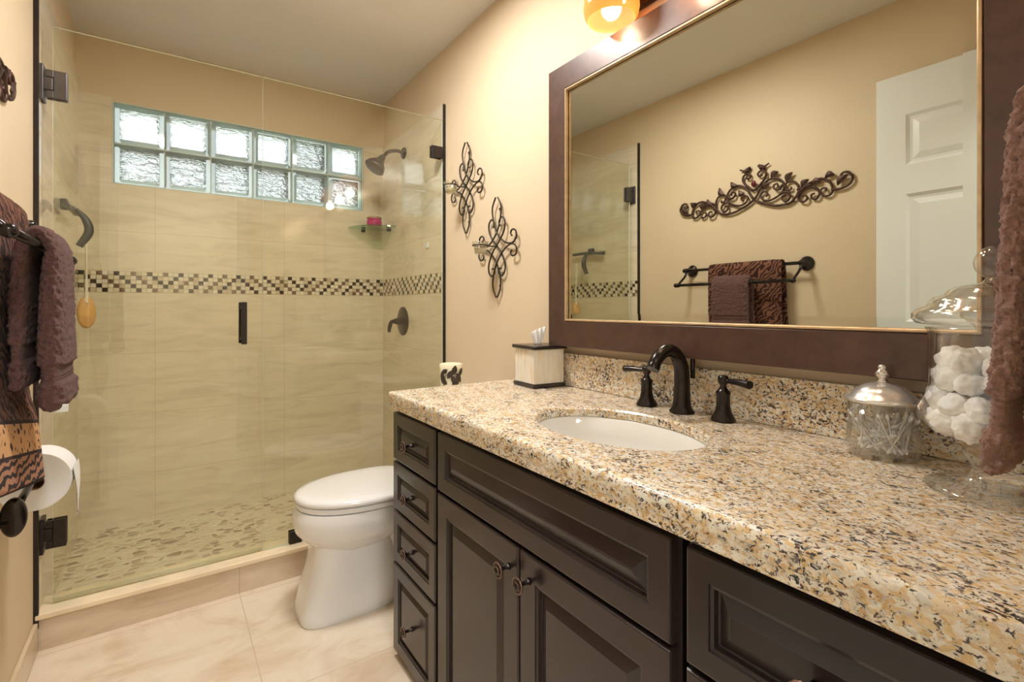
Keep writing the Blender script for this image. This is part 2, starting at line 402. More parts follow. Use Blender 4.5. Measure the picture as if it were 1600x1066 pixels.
# tile cladding
MB0, MB1 = 1.207, 1.311
bm = B(); T_ = .010
for z0, z1 in ((.0, MB0), (MB1, WZ0)): box(bm, XL, XR, YB-T_, YB, z0, z1)
box(bm, XL, WX0, YB-T_, YB, WZ0, TZ); box(bm, WX1, XR, YB-T_, YB, WZ0, TZ)
struct('wall_tile_back', bm, TILEY)
bm = B()
for z0, z1 in ((.0, MB0), (MB1, TZ)): box(bm, XR-T_, XR, YG-.005, YB-T_, z0, z1)
struct('wall_tile_right', bm, TILEX)
bm = B()
for z0, z1 in ((.0, MB0), (MB1, TZ+.06)): box(bm, XL, XL+T_, 2.225, YB-T_, z0, z1)
struct('wall_tile_left', bm, TILEX)
# metal edge trims
bm = B(); box(bm, XR-.013, XR, YG-.012, YG-.005, .125, TZ); struct('trim_1', bm, BLACKM)
bm = B(); box(bm, XL, XL+.013, 2.213, 2.225, .08, TZ+.06); struct('trim_2', bm, BLACKM)
# mosaic bands : real little tiles
MOS = [plain('mosaic_cream', (.80, .72, .56), .15, 0, .08, 40), plain('mosaic_tan', (.64, .53, .38), .15, 0, .1, 40),
       plain('mosaic_dark', (.045, .03, .022), .1, 0, .2, 40), plain('mosaic_brown', (.20, .13, .085), .12, 0, .3, 90),
       plain('mosaic_white', (.82, .76, .64), .12, 0, .05, 40), GROUT]
def mosaic(name, horiz, a0, a1, fix, inward):
    bm = B(); rows = 5; h = (MB1-MB0)/rows; wd = .0218; nn = int((a1-a0)/wd); wd = (a1-a0)/nn; g = .0012
    def bx(u0, u1, z0, z1, d0, d1, mi):
        n0 = len(bm.faces)
        if horiz: box(bm, u0, u1, fix+inward*d0, fix+inward*d1, z0, z1)
        else: box(bm, fix+inward*d0, fix+inward*d1, u0, u1, z0, z1)
        bm.faces.ensure_lookup_table()
        for f in bm.faces[n0:]: f.material_index = mi
    bx(a0, a1, MB0, MB1, 0, .007, 5)
    for r in range(rows):
        for c_ in range(nn):
            seg = c_//15; direction = 1 if seg % 2 == 0 else -1
            k = (c_ - direction*r) % 3
            if k == 0:
                mi = 2 if ((c_-direction*r)//3) % 2 == 0 else 3
            else: mi = random.choice([0, 0, 1, 4])
            zt = MB1-r*h
            bx(a0+c_*wd+g, a0+(c_+1)*wd-g, zt-h+g, zt-g, .007, .0105, mi)
    struct(name, bm, MOS)
mosaic('trim_3', True, XL+T_, XR-T_, YB, -1)
mosaic('trim_4', False, YG-.004, YB-.011, XR, -1)
mosaic('trim_5', False, 2.226, YB-.011, XL, 1)
# curb
bm = B(); box(bm, XL, XR, 2.222, 2.33, 0, .104); struct('trim_6', bm, CURBM)
bm = B(); box(bm, XL+.002, XR-.011, 2.212, 2.345, .104, .125, .005); struct('trim_7', bm, LEDGE)
# pebble shower floor
bm = B(); box(bm, XL, XR, 2.345, YB, -.06, .045); struct('floor_shower', bm, PEBBLE)
bm = B(); box(bm, XL, XR, 2.30, 2.345, -.06, -.001); struct('floor_under_curb', bm, GROUT)
# baseboards
bm = B(); box(bm, XL, XL+.012, .07, 2.213, 0, .10, .003); struct('baseboard_left', bm, BASEM)
# frame added around the unseen ceiling fill light
def fill_frame(name, x, y, s, label):
    bm = B(); s2 = s/2+.03
    for a in ((x-s2, x-s/2, y-s2, y+s2), (x+s/2, x+s2, y-s2, y+s2), (x-s/2, x+s/2, y-s2, y-s/2), (x-s/2, x+s/2, y+s/2, y+s2)):
        box(bm, a[0], a[1], a[2], a[3], ZC-.02, ZC)
    o = link(name, bm, WHITE, None, (x, y, ZC)); o['kind'] = 'structure'
fill_frame('trim_fill_light', .50, 1.60, .28, 'added square white frame around the unseen ceiling fill light')
# ------------------------------------------------------------ glass block window
bm = B(); fr = .006
box(bm, WX0, WX1, YB-.002, YB+.10, WZ0, WZ0+fr); box(bm, WX0, WX1, YB-.002, YB+.10, WZ1-fr, WZ1)
box(bm, WX0, WX0+fr, YB-.002, YB+.10, WZ0+fr, WZ1-fr); box(bm, WX1-fr, WX1, YB-.002, YB+.10, WZ0+fr, WZ1-fr)
cw = (WX1-WX0-2*fr)/6; chh = (WZ1-WZ0-2*fr)/2
for i in range(1, 6): x = WX0+fr+i*cw; box(bm, x-.003, x+.003, YB+.012, YB+.09, WZ0+fr, WZ1-fr)
z = WZ0+fr+chh; box(bm, WX0+fr, WX1-fr, YB+.010, YB+.088, z-.003, z+.003)
win = struct('window_1', bm, [plain('block_mortar', (.60, .66, .60), .5, 0, .05, 30)], org=(WX0, YB, WZ0))
win['label'] = 'high shower window of twelve rippled glass blocks'
def glassblock(i, j):
    bm = B(); x0 = WX0+fr+i*cw+.003; x1 = x0+cw-.006; z0 = WZ0+fr+j*chh+.003; z1 = z0+chh-.006
    bd = .020; y0, y1 = YB+.008, YB+.085
    # perimeter edge glass (hollow box ring) on room side with chamfer
    def quad(a, mi): f = bm.faces.new([bm.verts.new(q) for q in a]); f.material_index = mi
    R0 = [(x0, z0), (x1, z0), (x1, z1), (x0, z1)]; R1 = [(x0+bd, z0+bd), (x1-bd, z0+bd), (x1-bd, z1-bd), (x0+bd, z1-bd)]
    for k in range(4):
        a, b_, c_, d_ = R0[k], R0[(k+1) % 4], R1[(k+1) % 4], R1[k]
        quad([(a[0], y0, a[1]), (b_[0], y0, b_[1]), (c_[0], y0-.003, c_[1]), (d_[0], y0-.003, d_[1])], 0)
        quad([(a[0], y0, a[1]), (b_[0], y0, b_[1]), (b_[0], y1, b_[1]), (a[0], y1, a[1])], 1)
        quad([(c_[0], y0-.003, c_[1]), (d_[0], y0-.003, d_[1]), (d_[0], y1, d_[1]), (c_[0], y1, c_[1])], 1)
    ng = 22
    grid = [[None]*(ng+1) for _ in range(ng+1)]
    for a in range(ng+1):
        for c_ in range(ng+1):
            x = x0+bd+(x1-x0-2*bd)*a/ng; z_ = z0+bd+(z1-z0-2*bd)*c_/ng
            dy = .004*noise.noise(Vector((x*32, j*7+i*3, z_*60)))
            grid[a][c_] = bm.verts.new((x, y0-.002+dy, z_))
    for a in range(ng):
        for c_ in range(ng):
            f = bm.faces.new((grid[a][c_], grid[a+1][c_], grid[a+1][c_+1], grid[a][c_+1])); f.material_index = 2; f.smooth = True
    return bm
for i in range(6):
    for j in range(2): link('glass_block', glassblock(i, j), [BLOCKE, BLOCKE, BLOCKW], win)
# outside: paving, plus eave and wall added for contrast in the block ripples
bm = B(); box(bm, -6, 7, YB+.3, 12, -.3, -.2); tag(link('paving', bm, PAVE, None, (0, YB+.3, -.3)), None, None, None, 'structure')
bm = B(); box(bm, -3, 4, YB+.14, YB+.80, 2.50, 2.58); tag(link('roof_eave_added', bm, WHITE, None, (0, YB+.14, 2.5)), None, None, None, 'structure')  # unseen slab added so upward rays through the blocks meet shaded grey
bm = B(); box(bm, -6, 7, 7.0, 7.15, -.2, 1.9); tag(link('wall_outside_added', bm, PAVE, None, (0, 7, -.2)), None, None, None, 'structure')  # unseen wall added as a pale sunlit tone behind the blocks

# ============================================================ SHOWER FITTINGS
d = thing('shower_door', (-.30, YG, .13), 'clear frameless glass shower door hinged on the left wall', 'shower door')
EDGEG = plain('polished_glass_edge', (.80, .84, .70), .12, 0, .03, 10)  # pale colour stands in for the bright highlight along the polished edges
def glass_pane(bm):
    for f in bm.faces:
        if abs(f.normal.y) < .9: f.material_index = 1
    return bm
bm = B(); box(bm, -.318, .3225, YG-.005, YG+.005, .140, 2.085); bm.normal_update(); link('glass_panel', glass_pane(bm), [SHOWERGLASS, EDGEG], d)
bm = B(); box(bm, -.318, .322, YG-.0055, YG+.0055, .129, .140); link('bottom_seal', bm, thin_glass('seal_plastic', (.8, .82, .7), 2, .15, .2), d)
def hinge(z0, z1, x1=-.287):
    bm = B()
    box(bm, XL+.010, XL+.020, YG-.028, YG+.028, z0-.012, z1+.012, .002)
    box(bm, XL+.018, x1-.036, YG-.015, YG+.015, z0+.026, z1-.026, .002)
    h = link('hinge', bm, GREYM if z0 > 1 else BLACKM, d)
    for ys in (-1, 1):
        bm = B(); y0, y1 = (YG-.016, YG-.005) if ys < 0 else (YG+.005, YG+.016)
        box(bm, x1-.034, x1, y0, y1, z0, z1, .002); box(bm, XL+.024, x1-.034, y0, y1, z1-.024, z1, .002); box(bm, XL+.024, x1-.034, y0, y1, z0, z0+.024, .002)
        link('clamp_plate', bm, GREYM if z0 > 1 else BLACKM, h)
hinge(1.838, 1.932, -.280); hinge(.318, .412, -.282)
bm = B()
for ys in (-1, 1):
    box(bm, .242, .262, YG+ys*.045-.006, YG+ys*.045+.006, .984, 1.153, .003)
    for z in (1.005, 1.132): box(bm, .246, .258, min(YG+ys*.045, YG+ys*.005), max(YG+ys*.045, YG+ys*.005), z-.006, z+.006)
link('pull_handle', bm, BLACKM, d)
p = thing('glass_screen', (.74, YG, .13), 'fixed clear glass shower panel beside the toilet', 'glass panel')
bm = B(); box(bm, .3265, XR-.014, YG-.005, YG+.005, .127, 2.085); bm.normal_update(); link('glass_panel', glass_pane(bm), [SHOWERGLASS, EDGEG], p)
bm = B(); box(bm, .425, .475, YG-.014, YG-.005, .1255, .178, .002); box(bm, .425, .475, YG+.005, YG+.014, .1255, .178, .002); link('clamp', bm, BLACKM, p)
bm = B(); box(bm, 1.085, 1.145, YG-.014, YG-.005, 1.885, 1.945, .002); box(bm, 1.085, 1.145, YG+.005, YG+.014, 1.885, 1.945, .002); link('clamp', bm, BLACKM, p)

s = thing('overhead_shower', (XR-T_, 2.771, 2.046), 'dark bronze bell shower head on a bent arm', 'shower head')
bm = B(); lathe(bm, [(0, .012), (.014, .014), (.030, .010), (.034, .004), (.034, 0), (0, 0)], (XR-T_, 2.771, 2.046), (-1, 0, 0)); link('flange', bm, BRONZE, s)
bm = B(); tube(bm, [(XR-.015, 2.771, 2.046), (1.11, 2.771, 2.052), (1.06, 2.771, 2.038), (1.025, 2.771, 2.005)], .0105, 12); link('arm', bm, BRONZE, s)
bm = B(); hd = Vector((-.58, -.05, -.80)).normalized(); hp = Vector((1.027, 2.771, 2.007))
lathe(bm, [(0, 0), (.014, .0), (.018, .012), (.022, .03), (.034, .05), (.052, .072), (.058, .088), (.060, .096), (.056, .099), (0, .097)], hp, hd); link('head', bm, GREYM, s)
s = thing('shower_valve', (XR-T_, 2.79, 1.05), 'round dark bronze shower valve plate with lever', 'shower valve')
bm = B(); lathe(bm, [(0, .014), (.045, .014), (.072, .009), (.086, .002), (.086, 0), (0, 0)], (XR-T_, 2.79, 1.05), (-1, 0, 0), 40); link('plate', bm, BRONZE, s)
bm = B(); lathe(bm, [(0, .062), (.012, .060), (.017, .048), (.020, .030), (.024, .015), (.028, .012), (0, .012)], (XR-T_, 2.79, 1.05), (-1, 0, 0)); link('hub', bm, BRONZE, s)
bm = B(); tube(bm, [(1.10, 2.79, 1.055), (1.085, 2.80, 1.045), (1.078, 2.81, 1.015), (1.076, 2.812, .985)], lambda t: .008+.004*math.sin(t*3.0), 10); link('lever', bm, BRONZE, s)
bm = B()
x0_, y0_, z0_ = XR-T_-.001, YB-T_-.001, 1.625; ra = .225
top = []; bot = []
pts = [(x0_, y0_)]+[(x0_-ra*math.cos(a*PI/2/20), y0_-ra*math.sin(a*PI/2/20)) for a in range(21)]
top = [bm.verts.new((x, y, z0_+.008)) for x, y in pts]; bot = [bm.verts.new((x, y, z0_)) for x, y in pts]
bm.faces.new(top); bm.faces.new(bot[::-1])
for i in range(len(pts)): j = (i+1) % len(pts); bm.faces.new((bot[i], bot[j], top[j], top[i]))
cs = thing('corner_shelf', (x0_, y0_, z0_), 'green-edged glass corner shelf in the shower', 'shelf'); link('glass_plate', bm, SHELFGLASS, cs)
for q in ((x0_-.008, y0_-.13, z0_-.004), (x0_-.13, y0_-.008, z0_-.004)):
    bm = B(); box(bm, q[0]-.014, q[0]+.008, q[1]-.014, q[1]+.008, q[2]-.012, q[2]+.003, .002); link('bracket', bm, BLACKM, cs)
j = thing('candle_jar', (1.065, 3.035, z0_+.008), 'small pink candle jar on the glass corner shelf', 'candle')
bm = B(); lathe(bm, [(0, .001), (.036, .0), (.045, .010), (.047, .030), (.044, .047), (.040, .052), (.036, .050), (.036, .040), (0, .040)], (1.065, 3.035, z0_+.009)); link('jar', bm, PINK, j)
bm = B(); lathe(bm, [(.0445, .053), (.047, .055), (.047, .061), (.040, .064), (.036, .064), (.036, .060), (.0445, .053)], (1.065, 3.035, z0_+.009)); link('rim', bm, GOLD, j)
bm = B(); box(bm, XR-T_-.006, XR-T_, 2.432, 2.464, 1.452, 1.480, .002); tag(link('wall_hook', bm, WHITE, None, (XR-T_, 2.448, 1.465)), 'small white square hook on the right shower tile', 'hook')
# squeegee and brush
XT = XL+T_
s = thing('squeegee', (XT, 2.655, 1.53), 'dark squeegee hanging on the left shower wall', 'squeegee')
bm = B(); box(bm, XT, XT+.022, 2.63, 2.68, 1.525, 1.565, .005); link('suction_hook', bm, GREYP, s)
bm = B(); tube(bm, [(XT+.040, 2.49, 1.515), (XT+.040, 2.66, 1.530), (XT+.040, 2.82, 1.530)], .010, 10, flat=(1, .6)); box(bm, XT+.022, XT+.034, 2.50, 2.81, 1.524, 1.532); link('blade', bm, GREYP, s)
bm = B(); tube(bm, [(XT+.045, 2.655, 1.53), (XT+.075, 2.655, 1.49), (XT+.085, 2.655, 1.44), (XT+.055, 2.655, 1.38)], lambda t: .007+.009*t*(1.3-t)*2.2, 10, flat=(1, 1.2)); link('grip', bm, GREYP, s)
XT += .022
s = thing('bath_brush', (XT+.045, 2.76, 1.11), 'long-handled wooden bath brush hanging on the left shower wall', 'brush')
bm = B(); tube(bm, [(XT+.045, 2.75, 1.46), (XT+.045, 2.755, 1.36), (XT+.045, 2.76, 1.27), (XT+.045, 2.76, 1.19), (XT+.045, 2.76, 1.15)], lambda t: .008+.022*max(0, t-.55), 10, flat=(.5, 1)); link('handle', bm, IVORY, s)
bm = B(); lathe(bm, [(0, -.012), (.026, -.012), (.034, -.004), (.034, .004), (.028, .012), (0, .012)], (XT+.045, 2.76, 1.11), (.55, -.83, 0), 32, sc=(1.0, 1.0))
for v in bm.verts: v.co.z = 1.11+(v.co.z-1.11)*2.0
link('brush_head', bm, WOODL, s)

# ============================================================ TOILET
def loft(bm, st, seg=40, cap0=True, cap1=True):
    rings = []
    for z, cx, cy, ax, ay, e in st:     # superellipse sections
        rg = []
        for i in range(seg):
            t = 2*PI*i/seg; c_, s_ = math.cos(t), math.sin(t)
            # blunt rear (+x), rounded front (-x)
            ex = e
            x = cx+ax*math.copysign(abs(c_)**(2/ex), c_); y = cy+ay*math.copysign(abs(s_)**(2/ex), s_)
            rg.append(bm.verts.new((x, y, z)))
        rings.append(rg)
    for a, b_ in zip(rings, rings[1:]):
        for i in range(seg):
            j_ = (i+1) % seg; f = bm.faces.new((a[i], a[j_], b_[j_], b_[i])); f.smooth = True
    if cap0: bm.faces.new(rings[0][::-1])
    if cap1: bm.faces.new(rings[-1])
    return bm
TY = 1.925
def egg(bm, levels, x_tip, x_rear, hw, seg=48):
    """egg-shaped toilet outline; levels = (z, inset)"""
    rings = []
    L = x_rear-x_tip
    for z, ins in levels:
        rg = []
        for i in range(seg):
            t = 2*PI*i/seg; c_, s_ = math.cos(t), math.sin(t)
            xc = x_tip+L*.56
            ax = (L*.56 if c_ < 0 else L*.44)-ins; ex = 2.15 if c_ < 0 else 2.9
            x = xc+ax*math.copysign(abs(c_)**(2/ex), c_); y = TY+(hw-ins)*math.copysign(abs(s_)**(2/(2.15 if c_ < 0 else 2.5)), s_)
            rg.append(bm.verts.new((x, y, z)))
        rings.append(rg)
    for a, b_ in zip(rings, rings[1:]):
        for i in range(seg):
            j_ = (i+1) % seg; f = bm.faces.new((a[i], a[j_], b_[j_], b_[i])); f.smooth = True
    bm.faces.new(rings[0][::-1]); bm.faces.new(rings[-1])
t = thing('toilet', (.75, TY, 0), 'white elongated one-piece toilet between vanity and shower', 'toilet')
bm = B()
loft(bm, [(0, .565, TY, .176, .118, 4.2), (.006, .565, TY, .180, .121, 4.2), (.03, .567, TY, .177, .119, 4.2), (.10, .575, TY, .167, .113, 4.2), (.18, .584, TY, .155, .107, 4.0), (.24, .588, TY, .150, .105, 3.6), (.275, .588, TY, .152, .11, 3.0), (.31, .590, TY, .17, .13, 2.4)])
loft(bm, [(0, .90, TY, .24, .100, 4), (.03, .90, TY, .235, .095, 4), (.045, .90, TY, .23, .075, 4), (.15, .90, TY, .23, .070, 4), (.24, .90, TY, .24, .10, 4), (.34, .90, TY, .25, .13, 4), (.40, .90, TY, .25, .16, 4)])
loft(bm, [(.235, .60, TY, .13, .10, 2.5), (.262, .605, TY, .165, .125, 2.4), (.285, .61, TY, .205, .150, 2.3), (.31, .615, TY, .232, .168, 2.3), (.345, .618, TY, .245, .180, 2.3), (.375, .620, TY, .243, .181, 2.3), (.398, .620, TY, .235, .176, 2.3)])
link('bowl', bm, PORC, t, smooth=50)
bm = B(); egg(bm, [(.400, .008), (.402, .002), (.408, 0), (.416, .001), (.419, .006)], .382, .86, .183); link('seat', bm, PORC, t, smooth=50)
bm = B(); egg(bm, [(.4225, .010), (.4235, .002), (.429, -.001), (.438, .001), (.445, .010), (.449, .035), (.451, .08)], .380, .865, .184); link('lid', bm, PORC, t, smooth=60)
bm = B(); box(bm, .90, XR-.006, TY-.20, TY+.20, .38, .725, .025, 4); link('tank', bm, PORC, t, smooth=50)
bm = B(); box(bm, .885, XR-.004, TY-.21, TY+.21, .727, .755, .010, 3); link('tank_lid', bm, PORC, t, smooth=50)
# leaf candle on tank
c = thing('candle_holder', (1.02, 1.93, .755), 'cream candle holder with dark painted leaves on the toilet tank', 'candle holder')
cz = .756
bm = B(); lathe(bm, [(0, 0), (.040, 0), (.044, .006), (.046, .05), (.048, .10), (.050, .128), (.046, .130), (.043, .118), (0, .112)], (1.02, 1.93, cz), seg=40); link('cup', bm, WAX, c)
def leafshape(bm, cx, cy, cz_, r, th0, z0, ln, wd, tilt, thick=.002):
    """leaf lying on a cylinder surface"""
    out = []
    nL = 10
    L_, R_ = [], []
    for i in range(nL+1):
        s_ = i/nL; hw = wd*math.sin(PI*s_)**.8*.5 if 0 < s_ < 1 else 0
        for sgn, lst in ((1, L_), (-1, R_)):
            u = math.sin(tilt)*ln*s_+sgn*hw*math.cos(tilt); w_ = math.cos(tilt)*ln*s_-sgn*hw*math.sin(tilt)
            th = th0+u/r; lst.append((cx+(r+thick)*math.cos(th), cy+(r+thick)*math.sin(th), cz_+z0+w_))
    vl = [bm.verts.new(q) for q in L_]; vr = [bm.verts.new(q) for q in R_]
    for i in range(nL):
        try: bm.faces.new((vl[i], vl[i+1], vr[i+1], vr[i]))
        except ValueError: pass
bm = B()
for th, z_, ln, wd, ti in ((3.9, .07, .045, .024, .6), (3.9, .045, .045, .024, -.9), (4.3, .03, .045, .022, .8), (4.45, .085, .042, .024, .2), (4.75, .04, .05, .024, -.5), (4.9, .08, .045, .022, .8), (3.5, .05, .05, .026, -.2), (3.3, .09, .035, .02, 1.0), (5.2, .05, .05, .024, -.5)):
    leafshape(bm, 1.02, 1.93, cz, .0485, th, z_, ln, wd, ti)
for q in ((3.4, 3.9), (4.1, 4.75), (4.75, 5.2)):
    tube(bm, [(1.02+.0495*math.cos(q[0]+(q[1]-q[0])*k/5), 1.93+.0495*math.sin(q[0]+(q[1]-q[0])*k/5), cz+.01+.10*k/5) for k in range(6)], .0014, 6)
link('leaf_pattern', bm, LEAF, c)

# ============================================================ VANITY
XF = .62
def panel(bm, y0, y1, z0, z1, prof, xback=XF+.003):
    """door / drawer front facing -x.  prof: (inset, x)"""
    rings = []
    rings.append([bm.verts.new((xback, y, z)) for y, z in ((y0, z0), (y1, z0), (y1, z1), (y0, z1))])
    for ins, x in prof:
        rings.append([bm.verts.new((x, y, z)) for y, z in ((y0+ins, z0+ins), (y1-ins, z0+ins), (y1-ins, z1-ins), (y0+ins, z1-ins))])
    for a, b_ in zip(rings, rings[1:]):
        for i in range(4): j_ = (i+1) % 4; bm.faces.new((a[i], a[j_], b_[j_], b_[i]))
    bm.faces.new(rings[-1]); bm.faces.new(rings[0][::-1])
def PR(fw, bw=.026):
    F = XF-.018
    return [(0, F+.004), (.0015, F+.001), (.004, F), (fw, F), (fw+.001, F+.003), (fw+.006, F+.004), (fw+.008, F+.011), (fw+.011, F+.0115), (fw+.013, F+.0108), (fw+bw, F+.003), (fw+bw+.001, F+.0022)]
def make_knob(parent, y, z, r=.0165):
    F = XF-.018
    bm = B()
    lathe(bm, [(0, 0), (.0075, 0), (.006, .004), (.0042, .008), (.004, .020), (.007, .024), (r*.95, .0265), (r, .028), (r*.95, .030), (r*.80, .0305), (r*.70, .029), (r*.52, .0315), (r*.45, .0335), (r*.2, .036), (0, .0365)], (F, y, z), (-1, 0, 0), 28)
    k = link('knob', bm, BRONZE, parent)
    bm = B(); q = 40
    tube(bm, [(F-.0293+.0004*math.cos(i*PI), y+(r-.001)*math.cos(2*PI*i/q), z+(r-.001)*math.sin(2*PI*i/q)) for i in range(q)], .0013, 6, 1, True)
    tube(bm, [(F-.0325, y+r*.46*math.cos(2*PI*i/20), z+r*.46*math.sin(2*PI*i/20)) for i in range(20)], .0008, 6, 1, True)
    k2 = link('rope_rim', bm, COPPER, parent); return k
def make_knob_part(parent, y, z, r=.0165):
    # one sub-part carrying bronze body and copper rope rim
    F = XF-.018; bm = B()
    lathe(bm, [(0, 0), (.0075, 0), (.006, .004), (.0042, .008), (.004, .020), (.007, .024), (r*.95, .0265), (r, .028), (r*.95, .030), (r*.80, .0305), (r*.70, .029), (r*.52, .0315), (r*.45, .0335), (r*.2, .036), (0, .0365)], (F, y, z), (-1, 0, 0), 28)
    q = 36
    tube(bm, [(F-.0293, y+(r-.001)*math.cos(2*PI*i/q), z+(r-.001)*math.sin(2*PI*i/q)) for i in range(q)], lambda t: .0013+.0005*math.sin(t*q*2.5), 6, 1, True, mi=1)
    tube(bm, [(F-.0325, y+r*.46*math.cos(2*PI*i/20), z+r*.46*math.sin(2*PI*i/20)) for i in range(20)], .0008, 6, 1, True, mi=1)
    return link('knob', bm, [BRONZE, COPPER], parent)
ZT = .803
def carcass(parent, y0, y1):
    bm = B(); th = .018
    box(bm, XF, XR-.004, y0, y0+th, 0, ZT-.002); box(bm, XF, XR-.004, y1-th, y1, 0, ZT-.002)
    box(bm, XF, XR-.004, y0+th, y1-th, .0, .06); box(bm, XF, XF+.018, y0+th, y1-th, .06, ZT-.002); box(bm, XR-.02, XR-.004, y0+th, y1-th, .06, ZT-.002)
    link('body', bm, DARK, parent)
def front(name, parent, y0, y1, z0, z1, fw, bw=.026):
    bm = B(); panel(bm, y0, y1, z0, z1, PR(fw, bw)); return link(name, bm, DARK, parent)
cA = thing('drawer_cabinet', (.89, 1.385, 0), 'narrow dark espresso drawer cabinet at the toilet end of the vanity', 'cabinet')
carcass(cA, 1.226, 1.541)
for z0, z1, fw in ((.642, .792, .036), (.485, .634, .036), (.316, .477, .036), (.026, .308, .040)):
    dr = front('drawer', cA, 1.234, 1.538, z0, z1, fw, .024); make_knob_part(dr, 1.386, (z0+z1)/2)
cB = thing('sink_cabinet', (.89, .84, 0), 'wide dark espresso sink cabinet with two doors and false front', 'cabinet')
carcass(cB, .452, 1.225)
front('false_front', cB, .460, 1.218, .636, .792, .040, .036)
d1 = front('door', cB, .842, 1.218, .026, .628, .052, .032); make_knob_part(d1, .875, .575)
d2 = front('door', cB, .460, .836, .026, .628, .052, .032); make_knob_part(d2, .803, .575)
cC = thing('drawer_cabinet', (.89, .265, 0), 'dark espresso drawer cabinet with large swirl knob at the near end of the vanity', 'cabinet')
carcass(cC, .08, .440)
dr = front('drawer', cC, .086, .434, .628, .792, .036, .030); make_knob_part(dr, .262, .700, .0185)
dr = front('drawer', cC, .086, .434, .33, .620, .040, .030); make_knob_part(dr, .262, .475, .0185)
dr = front('drawer', cC, .086, .434, .026, .322, .040, .030); make_knob_part(dr, .262, .174, .0185)

# worktop with elliptical cutout
SX, SY, SA, SB = .850, .803, .222, .150
ZS = .836
CX0, CX1, CY0, CY1 = .593, XR-.001, YN+.001, 1.555
def rect_pt(ang):
    dx, dy = math.cos(ang), math.sin(ang); ts = []
    if dx > 1e-9: ts.append((CX1-SX)/dx)
    if dx < -1e-9: ts.append((CX0-SX)/dx)
    if dy > 1e-9: ts.append((CY1-SY)/dy)
    if dy < -1e-9: ts.append((CY0-SY)/dy)
    t_ = min(ts); return (SX+dx*t_, SY+dy*t_)
angs = sorted([2*PI*i/96 for i in range(96)]+[math.atan2(y-SY, x-SX) % (2*PI) for x in (CX0, CX1) for y in (CY0, CY1)])
def insetpt(p_, d_):
    x, y = p_
    return (min(max(x, CX0+d_), CX1-d_), min(max(y, CY0+d_), CY1-d_))
bm = B(); loops = []
H1 = .858
def ell(a, g, z):
    return (SX+(SB+g)*math.cos(a)*1, SY+(SA+g)*math.sin(a), z)
def ring(fn): return [bm.verts.new(fn(a)) for a in angs]
def ellang(a):   # ellipse param so that direction roughly matches
    return math.atan2(math.sin(a)/SA, math.cos(a)/SB)
loops.append(ring(lambda a: ell(ellang(a), 0, ZS)))
loops.append(ring(lambda a: ell(ellang(a), 0, H1-.004)))
loops.append(ring(lambda a: ell(ellang(a), .004, H1)))
for dd, z in ((.016, H1), (.008, H1), (.003, H1-.002), (.0006, H1-.006), (0, H1-.012), (.0, ZT+.024), (.003, ZT+.020), (.004, ZT+.014), (.002, ZT+.008), (.004, ZT+.002), (.008, ZT)):
    loops.append(ring(lambda a, dd=dd, z=z: (*insetpt(rect_pt(a), dd), z)))
loops.append(ring(lambda a: ell(ellang(a), .03, ZT)))
loops.append(ring(lambda a: ell(ellang(a), .03, ZS)))
for a, b_ in zip(loops, loops[1:]+loops[:1]):
    for i in range(len(a)):
        j_ = (i+1) % len(a); bm.faces.new((a[i], a[j_], b_[j_], b_[i]))
ct = link('worktop', bm, GRANITE, None, (.88, .8, ZT), smooth=40)
tag(ct, 'long polished beige speckled granite worktop on the dark vanity', 'worktop')
bm = B(); box(bm, XR-.021, XR-.001, YN+.002, 1.36, H1+.0005, .972, .002); tag(link('backsplash', bm, GRANITE, None, (XR-.01, .7, H1)), 'low granite backsplash strip under the framed mirror', 'backsplash')
# sink
bm = B(); pr = [(.028, ZS-.002), (.004, ZS-.0005), (-.001, ZS-.004), (-.006, ZT-.015), (-.018, ZT-.07), (-.045, ZT-.115), (-.09, ZT-.135), (-.125, ZT-.14)]
rings = [[bm.verts.new(ell(2*PI*i/64, g, z)) for i in range(64)] for g, z in pr]
for a, b_ in zip(rings, rings[1:]):
    for i in range(64): j_ = (i+1) % 64; f = bm.faces.new((a[i], a[j_], b_[j_], b_[i])); f.smooth = True
bm.faces.new(rings[-1])
sk = thing('sink', (SX, SY, ZT-.14), 'oval white undermount sink basin in the granite worktop', 'sink')
o = link('basin', bm, SINKW, sk)
bm = B(); lathe(bm, [(0, .004), (.018, .004), (.022, .001), (.022, 0), (0, 0)], (SX+.0, SY, ZT-.1395)); link('drain', bm, BRONZE, sk)

# faucet
fa = thing('faucet', (1.10, .80, H1), 'dark bronze widespread faucet with curved spout and two lever handles', 'faucet')
FX, FY = 1.095, .800
bm = B()
lathe(bm, [(0, 0), (.031, 0), (.032, .004), (.027, .010), (.0235, .018), (.0215, .035), (.0205, .06)], (FX, FY, H1+.001), seg=32)
tube(bm, [(FX, FY, H1+.05), (FX, FY, .945), (FX-.006, FY, .982), (FX-.028, FY, 1.012), (FX-.062, FY, 1.022), (FX-.096, FY, 1.006), (FX-.116, FY, .978)], lambda t: .0205-.006*t+(.0015 if t > .95 else 0), 20, 8)
link('spout', bm, BRONZE, fa, smooth=60)
bm = B(); lathe(bm, [(0, 0), (.006, 0), (.006, .045), (.0045, .055), (.0045, .070), (.0085, .074), (.011, .082), (.010, .089), (.006, .092), (0, .093)], (FX+.020, FY-.018, .948), seg=20); link('lift_rod', bm, BRONZE, fa)
